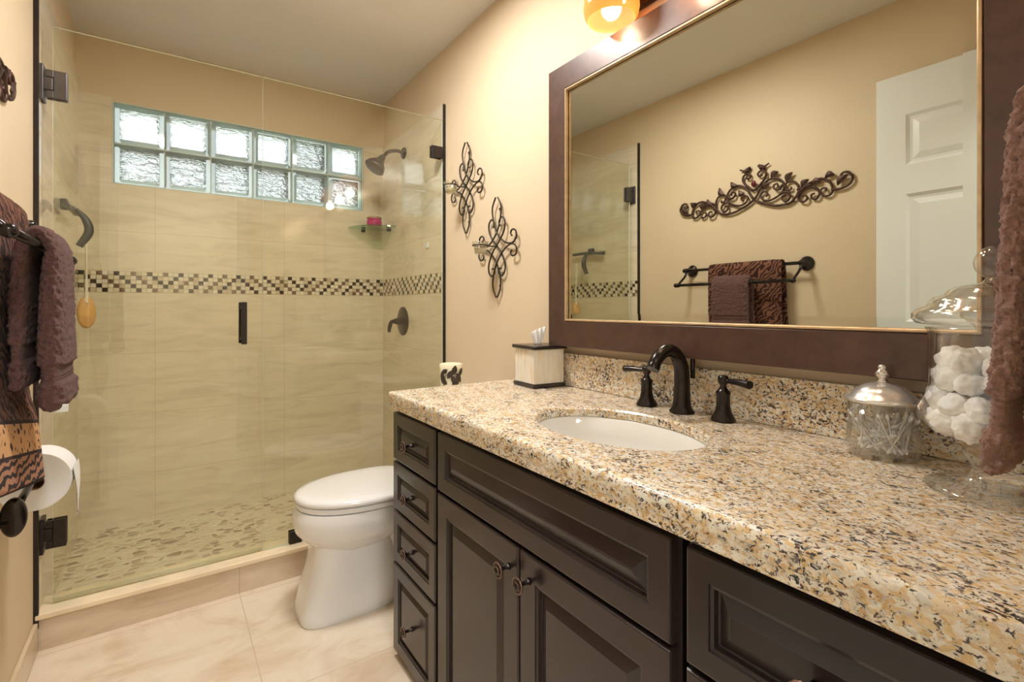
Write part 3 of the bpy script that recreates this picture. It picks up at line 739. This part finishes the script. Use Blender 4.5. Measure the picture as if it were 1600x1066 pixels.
for hy, sg, dx in ((.915, 1, .012), (.684, -1, .02)):
    bm = B(); lathe(bm, [(0, 0), (.028, 0), (.029, .003), (.026, .009), (.019, .022), (.016, .036), (.0155, .062), (.017, .066), (.0165, .070), (.012, .074), (.008, .080), (.0075, .086), (.012, .092), (.0125, .102), (.011, .107), (.006, .109), (0, .1095)], (FX, hy, H1+.001), seg=28)
    h = link('handle', bm, BRONZE, fa)
    bm = B(); tube(bm, [(FX, hy, H1+.098), (FX-.002, hy+sg*.02, H1+.098), (FX-.006, hy+sg*.045, H1+.098), (FX-.010, hy+sg*.072, H1+.096)], lambda t: .0055+.0055*t, 14, 6, flat=(.85, 1.1)); link('lever', bm, BRONZE, h)

# ============================================================ MIRROR
XM = 1.112
MY0, MY1, MZ0, MZ1 = .232, 1.262, 1.092, 1.862     # glass opening
FW = .093
mr = thing('wall_mirror', (XM, .75, .999), 'large rectangular wall mirror in a wide dark brown frame', 'mirror')
bm = B()
def frame_ring(bm, prof, mats=None):
    rings = []
    for ins, x in prof:
        rings.append([bm.verts.new((x, y, z)) for y, z in ((MY0-ins, MZ0-ins), (MY1+ins, MZ0-ins), (MY1+ins, MZ1+ins), (MY0-ins, MZ1+ins))])
    for a, b_ in zip(rings, rings[1:]):
        for i in range(4): j_ = (i+1) % 4; bm.faces.new((a[i], a[j_], b_[j_], b_[i]))
frame_ring(bm, [(FW-.002, XR-.0015), (FW, XR-.010), (FW, 1.104), (FW-.002, 1.101), (.010, 1.101), (.006, 1.104), (.006, 1.116), (.006, XR-.0015), (FW-.002, XR-.0015)])
fr_ = link('frame', bm, FRAMEW, mr)
bm = B(); frame_ring(bm, [(.0062, 1.106), (.0062, 1.1005), (.005, 1.0995), (.002, 1.0995), (.000, 1.1015), (.000, 1.1105), (.0062, 1.1105)]); link('gold_bead', bm, GOLD, mr)
bm = B()
bw_ = .020
o4 = [(MY0-.004, MZ0-.004), (MY1+.004, MZ0-.004), (MY1+.004, MZ1+.004), (MY0-.004, MZ1+.004)]
i4 = [(MY0+bw_, MZ0+bw_), (MY1-bw_, MZ0+bw_), (MY1-bw_, MZ1-bw_), (MY0+bw_, MZ1-bw_)]
k4 = [(XM+.0008, y, z) for y, z in o4]; v0 = [bm.verts.new(q) for q in k4]; v1 = [bm.verts.new((XM, y, z)) for y, z in i4]
for i in range(4): bm.faces.new((v0[i], v0[(i+1) % 4], v1[(i+1) % 4], v1[i]))
bm.faces.new(v1)
vb = [bm.verts.new((XM+.006, y, z)) for y, z in o4]; bm.faces.new(vb[::-1])
for i in range(4): bm.faces.new((v0[i], v0[(i+1) % 4], vb[(i+1) % 4], vb[i]))
link('mirror_glass', bm, MIRROR, mr)

# ============================================================ VANITY LIGHT
vl = thing('vanity_light', (XR, .73, 2.06), 'bronze vanity light bar with amber glass shades above the mirror', 'wall light')
bm = B(); box(bm, XR-.028, XR-.001, .40, 1.06, 2.015, 2.10, .008, 3); link('backplate', bm, BRONZE, vl)
for by, bz in BULBS:
    bm = B(); tube(bm, [(XR-.02, by, 2.06), (1.10, by, 2.095), (1.07, by, 2.095), (1.06, by, 2.065)], .008, 10); lathe(bm, [(0, .0), (.022, 0), (.024, -.02), (.020, -.04), (0, -.04)], (1.06, by, 2.075)); link('arm', bm, BRONZE, vl)
    bm = B(); lathe(bm, [(.024, .058), (.046, .052), (.066, .036), (.078, .012), (.0805, -.012), (.077, -.032), (.068, -.046), (.065, -.044), (.074, -.030), (.077, -.012), (.0745, .010), (.063, .032), (.044, .048), (.024, .054)], (1.06, by, bz), seg=40); link('shade', bm, AMBER, vl, smooth=60)
    bm = B(); ball(bm, (1.06, by, bz-.012), .029, (1, 1, 1.1)); lathe(bm, [(.013, .02), (.013, .045)], (1.06, by, bz)); link('bulb', bm, BULB, vl)

# ============================================================ SCONCES + VOTIVES
def sconce(cy, cz_, label, vlabel):
    s = thing('wall_sconce', (XR, cy, cz_), label, 'wall sconce', 'iron scroll candle sconces')
    U, V = .00118, .000688
    def P(px, py, off=.012): return (XR-off, cy-(px-362)*U, cz_+(690-py)*V)
    def mir(l): return [(724-a, b) for a, b in l]
    R = [[(365, 382), (386, 440), (382, 510), (362, 590), (332, 640), (300, 672), (262, 680), (238, 655), (240, 615), (258, 602), (270, 620), (262, 640)],
         [(362, 1000), (382, 940), (380, 870), (362, 800), (328, 735), (290, 695), (255, 688), (235, 715), (240, 750), (260, 757), (270, 738), (262, 722)],
         [(333, 565), (343, 545), (336, 522), (322, 512), (306, 540), (312, 600), (345, 660), (385, 720), (410, 790), (410, 840), (392, 868), (372, 850), (374, 825), (388, 822)]]
    bm = B()
    for l in R:
        for q, off in ((l, .012), (mir(l), .018)):
            tube(bm, [P(a, b, off) for a, b in q], .0036, 8, 6)
    for z_ in (P(362, 382)[2]-.05, P(362, 1000)[2]+.05):
        tube(bm, [(XR-.001, cy, z_+.0), (XR-.014, cy-.022, z_)], .003, 6, 2)
    link('scroll_frame', bm, IRON, s)
    ry, rz, rx = cy+.018, cz_+.004, XR-.085
    bm = B(); tube(bm, [(rx+.033*math.cos(2*PI*i/20), ry+.033*math.sin(2*PI*i/20), rz) for i in range(20)], .0028, 8, 2, True)
    tube(bm, [(rx+.033, ry, rz), (XR-.03, ry-.008, rz), (XR-.012, cy, rz-.002)], .003, 8, 4)
    link('candle_ring', bm, IRON, s)
    v = thing('votive_candle', (rx, ry, rz-.035), vlabel, 'candle', 'glass votive candles in the iron sconces')
    bm = B(); lathe(bm, [(0, -.040), (.018, -.040), (.024, -.034), (.028, -.010), (.0300, .004), (.034, .010), (.0345, .014), (.032, .014), (.028, .006), (.026, -.010), (.022, -.032), (0, -.036)], (rx, ry, rz+.0005), seg=28); link('glass_cup', bm, VOTIVE, v)
    bm = B(); lathe(bm, [(0, -.035), (.0215, -.031), (.0245, -.012), (0, -.010)], (rx, ry, rz), seg=24); link('wax', bm, WAX, v)
sconce(2.022, 1.692, 'dark iron scroll wall sconce nearest the shower, the higher one', 'glass votive candle in the higher sconce nearest the shower')
sconce(1.760, 1.387, 'dark iron scroll wall sconce nearer the mirror, the lower one', 'glass votive candle in the lower sconce nearer the mirror')

# ============================================================ TISSUE BOX
tb = thing('tissue_box_cover', (1.073, 1.372, H1), 'mother-of-pearl tissue box cover with dark rim on the worktop', 'tissue box')
tb.rotation_euler = (0, 0, math.radians(-5))
tb['_w'] = (0, 0, 0)
hw_ = .0615
bm = B(); box(bm, -hw_, hw_, -hw_, hw_, .014, .130, .001); link('body', bm, PEARL, tb)
bm = B(); box(bm, -hw_-.005, hw_+.005, -hw_-.005, hw_+.005, .001, .013, .002); link('base', bm, DARK, tb)
bm = B(); box(bm, -hw_-.009, hw_+.009, -hw_-.009, hw_+.009, .131, .143, .003); link('lid', bm, DARK, tb)
bm = B()
# folded tissue: pleated fan
ax_ = Vector((.80, -.60, 0)); ay_ = Vector((.60, .80, 0)); F_ = []; G_ = []
NU, NV = 60, 12
for l in range(NV+1):
    v_ = l/NV; fr_, gr_ = [], []
    for i in range(NU+1):
        u = -1+2*i/NU
        h_ = .050+.010*u+.0045*abs(math.sin(u*5.5+.6))-.010*max(0, abs(u)-.7)
        p_ = ax_*(u*(.013+.014*v_)-.003)+ay_*((.0045*math.sin(u*11+v_)+.004*u*u)*(.35+v_))
        z_ = .1435+h_*v_
        fr_.append(bm.verts.new((p_.x, p_.y, z_))); q_ = p_+ay_*.0014; gr_.append(bm.verts.new((q_.x, q_.y, z_)))
    F_.append(fr_); G_.append(gr_)
for S_ in (F_, G_):
    for l in range(NV):
        for i in range(NU): f = bm.faces.new((S_[l][i], S_[l][i+1], S_[l+1][i+1], S_[l+1][i])); f.smooth = True
for i in range(NU): bm.faces.new((F_[NV][i], F_[NV][i+1], G_[NV][i+1], G_[NV][i])); bm.faces.new((F_[0][i], F_[0][i+1], G_[0][i+1], G_[0][i]))
for l in range(NV):
    for k in (0, NU): bm.faces.new((F_[l][k], F_[l+1][k], G_[l+1][k], G_[l][k]))
o = link('tissue', bm, PAPER, None, (1.073, 1.372, H1), local=True); tag(o, 'white tissue sticking out of the pearl tissue box', 'tissue')

# ============================================================ SWAB JAR
QX, QY = 1.080, .357
q = thing('swab_jar', (QX, QY, H1), 'clear glass jar with silver lid holding cotton swabs', 'jar')
bm = B(); lathe(bm, [(0, .001), (.050, .001), (.0545, .005), (.0550, .02), (.0545, .098), (.0525, .098), (.0520, .02), (.048, .010), (0, .009)], (QX, QY, H1), seg=48); link('glass_body', bm, JARGLASS, q)
bm = B(); lathe(bm, [(0, .136), (.012, .1345), (.030, .129), (.044, .119), (.051, .109), (.0575, .107), (.0585, .103), (.057, .100), (.051, .099), (.050, .103), (.042, .114), (.028, .124), (0, .130)], (QX, QY, H1), seg=48); li = link('lid', bm, SILVERLID, q)
bm = B(); lathe(bm, [(0, .135), (.010, .1355), (.008, .139), (.006, .142), (.011, .147), (.0125, .152), (.0095, .157), (.0065, .159), (.008, .163), (.006, .167), (0, .168)], (QX, QY, H1), seg=24); link('finial', bm, CHROME, li)
rnd = random.Random(3)
proto = None
bm = B(); tube(bm, [(0, 0, -.036), (0, 0, .036)], .0012, 6, 0)
for sgn in (-1, 1): ball(bm, (0, 0, sgn*.0335), .0031, (1, 1, 2.0), 8)
proto = link('cotton_swab', bm, COTTON, None, (0, 0, 0))
tag(proto, 'white cotton swab in the silver-lidded glass jar', 'cotton swab', 'cotton swabs in the glass jar')
for i in range(64):
    o = proto if i == 0 else proto.copy()
    if i: COL.objects.link(o)
    a = rnd.random()*2*PI; r1 = .040*math.sqrt(rnd.random())
    bx_, by_ = r1*math.cos(a), r1*math.sin(a)
    if i < 34:   # standing, slightly tilted
        a2 = rnd.random()*2*PI; tilt = rnd.uniform(.45, 1.05)
        base = Vector((bx_, by_, .0145)); tip = base+Vector((math.sin(tilt)*math.cos(a2), math.sin(tilt)*math.sin(a2), math.cos(tilt)))*.072
        r_ = math.hypot(tip.x, tip.y)
        if r_ > .043: tip.x *= .043/r_; tip.y *= .043/r_; tip.z -= .006
    elif i < 54:
        a2 = a+PI+rnd.uniform(-.7, .7); tilt = rnd.uniform(1.0, 1.3)
        base = Vector((.036*math.cos(a), .036*math.sin(a), rnd.uniform(.015, .03))); tip = base+Vector((math.sin(tilt)*math.cos(a2), math.sin(tilt)*math.sin(a2), math.cos(tilt)))*.072
        r_ = math.hypot(tip.x, tip.y)
        if r_ > .042: tip.x *= .042/r_; tip.y *= .042/r_
    else:        # tall ones leaning at the far left
        a = rnd.uniform(1.2, 2.4); base = Vector((.02*math.cos(a), .02*math.sin(a), .022)); tip = Vector((.042*math.cos(a), .042*math.sin(a), .088))
    dr_ = (tip-base).normalized(); mid_ = base+dr_*.037
    o.location = (QX+mid_.x, QY+mid_.y, H1+mid_.z)
    o.rotation_euler = Vector((0, 0, 1)).rotation_difference(dr_).to_euler()

# ============================================================ APOTHECARY JAR
AX, AY = .985, .187
aj = thing('apothecary_jar', (AX, AY, H1), 'tall footed glass apothecary jar with domed lid of cotton balls', 'jar')
bm = B(); lathe(bm, [(0, .0015), (.070, .001), (.080, .003), (.081, .006), (.074, .010), (.045, .018), (.030, .026), (.026, .036), (.030, .048), (.038, .056), (.036, .064), (.0, .072)], (AX, AY, H1), seg=64); link('foot', bm, JARGLASS, aj)
bm = B(); lathe(bm, [(0, .074), (.030, .074), (.055, .080), (.078, .092), (.089, .108), (.088, .122), (.079, .140), (.076, .160), (.076, .235), (.080, .243), (.077, .243), (.073, .235), (.073, .160), (.076, .140), (.085, .122), (.086, .109), (.075, .096), (.053, .084), (0, .079)], (AX, AY, H1), seg=64); link('bowl', bm, JARGLASS, aj)
bm = B(); lathe(bm, [(.079, .247), (.091, .249), (.096, .255), (.096, .263), (.090, .270), (.078, .275), (.076, .281), (.070, .288), (.058, .292), (.054, .297), (.046, .303), (.030, .307), (.016, .309), (.012, .313), (.010, .316), (0, .317)], (AX, AY, H1), seg=64)
lathe(bm, [(.076, .249), (.086, .252), (.091, .258), (.087, .266), (.074, .272), (.070, .283), (.056, .289), (.043, .300), (0, .305)], (AX, AY, H1), seg=64)
lid_ = link('lid', bm, JARGLASS, aj)
bm = B(); ball(bm, (AX, AY, H1+.338), .0245, seg=32); link('ball_finial', bm, JARGLASS, lid_)
bm = B()
g = bmesh.ops.create_icosphere(bm, subdivisions=4, radius=.0205)
for v in bm.verts: v.co *= 1+.20*noise.noise(v.co*60)+.16*noise.noise(v.co*150)
for f in bm.faces: f.smooth = True
cb = link('cotton_ball', bm, COTTON, None, (0, 0, 0)); tag(cb, 'white cotton ball in the footed apothecary jar', 'cotton ball', 'cotton balls in the apothecary jar')
spots = []
for k, (z_, rr, nb) in enumerate(((.103, .060, 11), (.099, .025, 5), (.133, .060, 11), (.130, .026, 5), (.160, .052, 10), (.160, .020, 4), (.184, .046, 8), (.190, .012, 2))):
    for i in range(nb):
        a = 2*PI*i/nb+k*.7; r_ = rr+rnd.uniform(-.003, .003)
        spots.append((r_*math.cos(a), r_*math.sin(a), z_+rnd.uniform(-.004, .004)+(.006*math.cos(a-2.2) if k > 3 else 0)))
for i, (x, y, z_) in enumerate(spots):
    o = cb if i == 0 else cb.copy()
    if i: COL.objects.link(o)
    o.location = (AX+x, AY+y, H1+z_); o.rotation_euler = (rnd.random()*6, rnd.random()*6, rnd.random()*6); sc_ = rnd.uniform(.9, 1.08); o.scale = (sc_, sc_, sc_*.85)

# ============================================================ TOWELS
def pad(bm, path, w0, w1, thick, mp, amp=.0018, nf=110, bands=(), nw=60, ns=170, rip=0, ripf=30, taper=True, skew=None):
    """thick cloth pad following a 2-D path (p,z); width axis w; mp maps (p,w,z) to world"""
    P = [Vector((a, b, 0)) for a, b in path]; C = catmull(P, 10)
    L = [0]
    for a, b_ in zip(C, C[1:]): L.append(L[-1]+(b_-a).length)
    tot = L[-1]; st = []
    for i in range(ns+1):
        s_ = tot*i/ns; k = 0
        while k < len(L)-2 and L[k+1] < s_: k += 1
        f_ = (s_-L[k])/max(1e-9, L[k+1]-L[k]); q_ = C[k].lerp(C[k+1], f_); tg = (C[k+1]-C[k]).normalized()
        st.append((q_, Vector((-tg.y, tg.x, 0)), s_))
    thick_w = .018 if not callable(thick) else .010
    rings = []; TH = thick if callable(thick) else (lambda f: thick)
    for i, (q_, nm, s_) in enumerate(st):
        e = min(s_, tot-s_); tk = TH(s_/tot); th = tk/2
        if taper and e < tk*.4: th *= math.sqrt(max(0.0, 1-(1-e/(tk*.4))**2))*.9+.1
        # distance from ends for bands
        am = amp; cut = 0
        for lo, hi, dep in bands:
            if lo < e < hi:
                am = amp*.15; cut = dep*min(1, min(e-lo, hi-e)/.004)*(1+.25*math.sin(e*900))
        rg = []; hw = (w1-w0)/2; cw_ = (w0+w1)/2
        M_ = nw
        for k in range(M_):
            # rounded-rect cross-section param
            a = 2*PI*k/M_; c_, sn = math.cos(a), math.sin(a)
            u = hw*math.copysign(abs(c_)**(.35 if hw > .15 else .5), c_)
            v_ = th*math.copysign(abs(sn)**.6, sn)
            u -= math.copysign(cut*thick_w, u)
            v_ *= (1-cut)
            w_ = cw_+u+(skew(q_.y) if skew else 0)
            r_ = rip*math.sin(w_*ripf+q_.y*3)
            pos = q_+nm*(v_+r_)
            W = Vector(mp(pos.x, w_, pos.y))
            nz = noise.noise(W*nf)+.6*noise.noise(W*nf*2.1)+.35*noise.noise(W*nf*.3)
            out_ = nm*(sn)
            pos2 = pos+nm*(nz*am*(1 if sn >= 0 else -1))
            w2 = w_+(nz*am*1.4)*c_
            rg.append(bm.verts.new(mp(pos2.x, w2, pos2.y)))
        rings.append(rg)
    for a, b_ in zip(rings, rings[1:]):
        for k in range(len(a)):
            j_ = (k+1) % len(a); f = bm.faces.new((a[k], a[j_], b_[j_], b_[k])); f.smooth = True
    bm.faces.new(rings[0][::-1]); bm.faces.new(rings[-1])
BX1, BZ1 = -.298, 1.348      # upper bar
BX2, BZ2 = -.218, 1.260      # lower, front bar
mpX = lambda p_, w_, z_: (p_, w_, z_)
# animal print bath towel over upper bar
bm = B()
pad(bm, [(-.340, .80), (-.338, 1.0), (-.330, 1.25), (-.318, 1.345), (-.298, 1.368), (-.280, 1.345), (-.279, 1.25), (-.279, 1.05), (-.277, .93), (-.262, .85), (-.250, .70)], 1.25, 1.655, .015, mpX, .0008, 120, (), 90, 150, .0, 30)
# second fold layer at the front
for v in bm.verts:
    if v.co.z < 1.0: v.co.z += (1.69-v.co.y)*.20*(1.0-v.co.z)/.3
tw = link('bath_towel', bm, ANIMAL, None, (-.294, 1.48, .70)); tag(tw, 'animal print bath towel with leopard and zebra border on the back bar', 'towel')
# hand towel over lower bar : folded thick, two hanging lobes
bm = B()
pad(bm, [(-.249, .962), (-.249, 1.00), (-.249, 1.10), (-.246, 1.20), (-.240, 1.255), (-.218, 1.287), (-.197, 1.255), (-.198, 1.20), (-.199, 1.10), (-.199, 1.00), (-.196, .915)], 1.375, 1.580, lambda f: .030+.024*max(0, (f-.55)/.45)**.6, mpX, .0030, 95, ((.055, .095, .25),), 120, 240)
ht = link('hand_towel', bm, BROWN, None, (BX2, 1.52, .89)); tag(ht, 'dark brown terry hand towel folded over the front bar', 'towel')
bm = B(); box(bm, -.196, -.170, 1.384, 1.387, .912, .928, .0008); link('care_tag', bm, WHITE, ht)
# right hand towel on ring
mpY = lambda p_, w_, z_: (w_, p_, z_)
bm = B()
pad(bm, [(.092, .99), (.094, 1.10), (.096, 1.25), (.100, 1.345), (.114, 1.375), (.126, 1.34), (.132, 1.25), (.139, 1.10), (.146, 1.02), (.150, .938)],   .772, .882, .026, mpY, .0036, 120, ((.048, .092, .30),), 140, 330)
rt = link('hand_towel', bm, BROWN2, None, (.828, .12, .94)); tag(rt, 'brown terry hand towel hanging at the right edge beside the apothecary jar', 'towel')
tr = thing('towel_ring', (.828, YN, 1.40), 'dark bronze towel ring on the near wall holding a brown towel', 'towel ring')
bm = B(); lathe(bm, [(0, 0), (.028, 0), (.028, .006), (.014, .012), (.011, .040), (0, .042)], (.828, YN+.001, 1.42), (0, 1, 0)); link('mount', bm, BRONZE, tr)
bm = B(); tube(bm, [(.828+.052*math.sin(2*PI*i/24), YN+.044, 1.36+.062*math.cos(2*PI*i/24)) for i in range(24)], .0045, 8, 2, True)
for v in bm.verts:
    if v.co.z < 1.347: v.co.z = 1.347+(v.co.z-1.347)*.12
link('ring', bm, BRONZE, tr)

# towel bar
tbr = thing('towel_bar', (XL, 1.49, BZ1), 'dark bronze double towel bar on the left wall', 'towel bar')
YA, YZ = 1.165, 1.81
for y in (YA, YZ):
    bm = B(); lathe(bm, [(0, 0), (.034, 0), (.036, .004), (.030, .012), (.016, .018), (.012, .026), (.012, .064), (0, .064)], (XL+.001, y, BZ1), (1, 0, 0)); ball(bm, (BX1, y, BZ1), .015)
    ps = link('post', bm, BRONZE, tbr)
    bm = B(); tube(bm, [(BX1, y, BZ1), (BX1+.012, y, BZ1-.03), (BX1+.040, y, BZ1-.055), (BX1+.066, y, BZ1-.074), (BX2, y, BZ2)], .0065, 10); ball(bm, (BX2, y, BZ2), .013); link('bracket_arm', bm, BRONZE, ps)
bm = B(); tube(bm, [(BX1, YA, BZ1), (BX1, YZ+.012, BZ1)], .0085, 14, 0); ball(bm, (BX1, YZ+.014, BZ1), .013); link('bar', bm, BRONZE, tbr)
bm = B(); tube(bm, [(BX2, YA-.005, BZ2), (BX2, YZ+.012, BZ2)], .0085, 14, 0); ball(bm, (BX2, YZ+.016, BZ2), .013); link('bar', bm, BRONZE, tbr)

# toilet paper
ph = thing('toilet_paper_holder', (XL, 1.6, .68), 'dark metal toilet paper holder low on the left wall', 'toilet paper holder')
for y in (1.51, 1.865):
    bm = B(); lathe(bm, [(0, 0), (.028, 0), (.030, .004), (.022, .012), (.014, .018), (.012, .075), (0, .075)], (XL+.001, y, .665), (1, 0, 0))
    pt_ = link('post', bm, BRONZE, ph)
    bm = B(); lathe(bm, [(0, -.011), (.017, -.011), (.022, -.006), (.022, .006), (.017, .011), (0, .011)], (-.275, y, .672), (0, 1, 0), 28)
    for v in bm.verts: v.co.z = .672+(v.co.z-.672)*1.9
    link('scroll_cap', bm, BRONZE, pt_)
bm = B(); tube(bm, [(-.275, 1.515, .680), (-.278, 1.70, .694), (-.278, 1.86, .694)], .008, 12, 2); link('spindle', bm, BRONZE, ph)
ROLLX, ROLLZ, RR = -.278, .683, .073
rp = thing('toilet_paper_roll', (ROLLX, 1.78, ROLLZ), 'white toilet paper roll with loose end below the towels', 'toilet paper')
bm = B(); lathe(bm, [(.020, 0), (RR-.001, 0), (RR, .001), (RR, .099), (RR-.001, .10), (.020, .10), (.020, 0)], (ROLLX, 1.735, ROLLZ), (0, 1, 0), 56); link('paper', bm, PAPER, rp, smooth=40)
bm = B(); lathe(bm, [(.0185, -.001), (.0198, -.001), (.0198, .101), (.0185, .101), (.0185, -.001)], (ROLLX, 1.735, ROLLZ), (0, 1, 0), 32); link('core', bm, plain('cardboard', (.42, .27, .20), .9), rp)
bm = B()
rows = []
for i in range(15):
    t_ = i/14; z_ = ROLLZ-.0+(.025-.125*t_); x = ROLLX+RR+.0012+.004*math.sin(t_*4)
    rw = []
    for k in range(12):
        y = 1.736+.098*k/11; jag = .010*math.sin(k*1.9)*(t_ > .95)
        rw.append((x+.002*math.sin(k*.9+t_*3)*t_+.012*t_*t_*(1-k/11), y, z_+jag-.02*t_*(k/11)))
    rows.append(rw)
F_ = [[bm.verts.new(q_) for q_ in rw] for rw in rows]; G_ = [[bm.verts.new((q_[0]+.0006, q_[1], q_[2])) for q_ in rw] for rw in rows]
for S_ in (F_, G_):
    for a, b_ in zip(S_, S_[1:]):
        for k in range(11): f = bm.faces.new((a[k], a[k+1], b_[k+1], b_[k])); f.smooth = True
link('loose_sheet', bm, PAPER, rp)

# ============================================================ WALL ART (left wall, seen in the mirror)
AC = 1.425
art = thing('wall_art', (XL, AC, 1.70), 'brown iron scroll wall art with leaves and birds above the towel bar', 'wall art')
AXX = XL+.014
strands = {
 'tail': [(.374, 1.690), (.404, 1.684), (.444, 1.695), (.462, 1.722), (.448, 1.752), (.425, 1.757), (.411, 1.742), (.418, 1.727), (.430, 1.733)],
 'hump': [(.219, 1.715), (.278, 1.738), (.324, 1.749), (.362, 1.73), (.379, 1.691), (.371, 1.666), (.346, 1.662), (.326, 1.682), (.334, 1.701), (.351, 1.697), (.349, 1.685)],
 'mid': [(.225, 1.678), (.243, 1.706), (.278, 1.718), (.312, 1.702), (.322, 1.678), (.309, 1.655), (.289, 1.661), (.286, 1.679), (.300, 1.683)],
 'curl': [(.290, 1.728), (.258, 1.722), (.225, 1.695), (.231, 1.661), (.255, 1.651), (.268, 1.667), (.257, 1.683), (.245, 1.676)],
 'loop2': [(.004, 1.705), (.030, 1.688), (.068, 1.671), (.12, 1.655), (.183, 1.657), (.217, 1.688), (.226, 1.721), (.211, 1.755), (.183, 1.767), (.163, 1.753), (.171, 1.728), (.190, 1.724), (.190, 1.737)],
 'loop1': [(.004, 1.71), (.021, 1.735), (.042, 1.771), (.082, 1.797), (.125, 1.792), (.153, 1.761), (.150, 1.723), (.120, 1.700), (.082, 1.688), (.048, 1.697), (.035, 1.724), (.056, 1.739), (.073, 1.722), (.062, 1.711)],
 'in1': [(.135, 1.708), (.160, 1.716), (.182, 1.706), (.187, 1.685), (.170, 1.667), (.149, 1.680), (.150, 1.699), (.165, 1.697)],
 'in2': [(.150, 1.756), (.133, 1.735), (.110, 1.742), (.105, 1.760), (.122, 1.766), (.128, 1.750)],
 'heart': [(.004, 1.755), (.030, 1.778), (.060, 1.811), (.060, 1.842), (.038, 1.853), (.019, 1.839), (.030, 1.823), (.045, 1.831)]}
bm = B()
for k_, l in strands.items():
    for sg in (1, -1):
        tube(bm, [(AXX+(.004 if k_ in ('in1', 'in2', 'curl') else 0), AC-sg*a, z_) for a, z_ in l], (lambda t: .0064-.0018*t), 8, 5, flat=(1.0, 1.0))
for y_ in (AC-.2, AC+.2): tube(bm, [(XL+.001, y_, 1.665), (AXX, y_, 1.662)], .003, 6, 0)
link('scroll_frame', bm, RUSTIRON, art)
def leaf_mesh(bm, y, z_, ang, ln, wd):
    L_, R_, C_ = [], [], []
    for i in range(9):
        s_ = i/8; h_ = wd/2*math.sin(PI*s_)**.75 if 0 < s_ < 1 else .0004
        cy_, cz2 = ln*s_, 0.012*math.sin(PI*s_)
        def tr_(u, v_, x): return (x, y-(u*math.cos(ang)-v_*math.sin(ang)), z_+(u*math.sin(ang)+v_*math.cos(ang)))
        L_.append(bm.verts.new(tr_(cy_, cz2+h_, AXX+.004))); R_.append(bm.verts.new(tr_(cy_, cz2-h_, AXX+.004))); C_.append(bm.verts.new(tr_(cy_, cz2, AXX+.009)))
    for i in range(8):
        bm.faces.new((L_[i], L_[i+1], C_[i+1], C_[i])); bm.faces.new((C_[i], C_[i+1], R_[i+1], R_[i])); bm.faces.new((L_[i], L_[i+1], R_[i+1], R_[i]))
for a, z_, an, ln in ((.090, 1.798, .6, .045), (.170, 1.762, 1.0, .050), (.245, 1.718, .9, .045), (.285, 1.728, .1, .042), (.345, 1.745, .2, .042), (.400, 1.700, .75, .055), (.050, 1.748, .6, .038)):
    for sg in (1, -1):
        bm = B(); leaf_mesh(bm, AC-sg*a, z_, an if sg > 0 else PI-an, ln*1.1, .032); link('leaf', bm, RUSTIRON, art)
for sg in (1, -1):
    bm = B(); yb, zb = AC-sg*.045, 1.866
    tube(bm, [(AXX, yb+sg*.022, zb+.016), (AXX, yb+sg*.010, zb+.008), (AXX, yb, zb), (AXX, yb-sg*.014, zb+.006), (AXX, yb-sg*.034, zb+.016)], lambda t: .004+.0095*math.sin(PI*min(1, t*1.25))**1.0, 10, 5)
    ball(bm, (AXX, yb+sg*.018, zb+.014), .009, seg=10); link('bird', bm, RUSTIRON, art)
bm = B(); ball(bm, (AXX+.006, AC, 1.790), .014, (.6, 1, 1.3), 8); link('gem', bm, plain('dark_red_gem', (.12, .01, .015), .1, 0, .1), art)

# ============================================================ DOOR (open along the left wall)
DX0, DX1, DY0, DY1, DZ1 = -.318, -.280, .092, .850, 2.10
dr_ = thing('door_1', (-.30, DY0, 0), None, None); dr_['kind'] = 'structure'; dr_['label'] = 'white six-panel door standing open along the left wall'
bm = B()
rects = []
for ya, yb in ((.105, .335), (.425, .655)):
    for za, zb in ((.22, .82), (.98, 1.60), (1.72, 1.93)): rects.append((DY0+ya, DY0+yb, za, zb))
ys = sorted({DY0, DY1} | {r[0] for r in rects} | {r[1] for r in rects}); zs = sorted({.008, DZ1} | {r[2] for r in rects} | {r[3] for r in rects})
for xf, sg in ((DX1, 1), (DX0, -1)):
    for ya, yb in zip(ys, ys[1:]):
        for za, zb in zip(zs, zs[1:]):
            if any(abs(ya-r[0]) < 1e-6 and abs(za-r[2]) < 1e-6 for r in rects):
                prv = [bm.verts.new((xf, y, z)) for y, z in ((ya, za), (yb, za), (yb, zb), (ya, zb))]
                for ins, dp in ((.012, .009), (.022, .010), (.045, .003), (.046, .003)):
                    cur = [bm.verts.new((xf-sg*dp, y, z)) for y, z in ((ya+ins, za+ins), (yb-ins, za+ins), (yb-ins, zb-ins), (ya+ins, zb-ins))]
                    for i in range(4): bm.faces.new((prv[i], prv[(i+1) % 4], cur[(i+1) % 4], cur[i]))
                    prv = cur
                bm.faces.new(prv)
            else: bm.faces.new([bm.verts.new((xf, y, z)) for y, z in ((ya, za), (yb, za), (yb, zb), (ya, zb))])
for q_ in (((DX0, DY0), (DX1, DY0)), ((DX0, DY1), (DX1, DY1))):
    bm.faces.new([bm.verts.new(v) for v in ((*q_[0], .008), (*q_[1], .008), (*q_[1], DZ1), (*q_[0], DZ1))])
for z_ in (.008, DZ1): bm.faces.new([bm.verts.new(v) for v in ((DX0, DY0, z_), (DX1, DY0, z_), (DX1, DY1, z_), (DX0, DY1, z_))])
bmesh.ops.remove_doubles(bm, verts=bm.verts, dist=1e-5)
link('door_leaf', bm, WHITE, dr_)
bm = B(); lathe(bm, [(0, 0), (.028, 0), (.028, .006), (.012, .010), (.010, .026), (.026, .036), (.028, .046), (.020, .056), (0, .058)], (DX1+.001, DY1-.06, .90), (1, 0, 0)); link('door_knob', bm, BRONZE, dr_)

for o in bpy.data.objects:
    if '_w' in o: del o['_w']
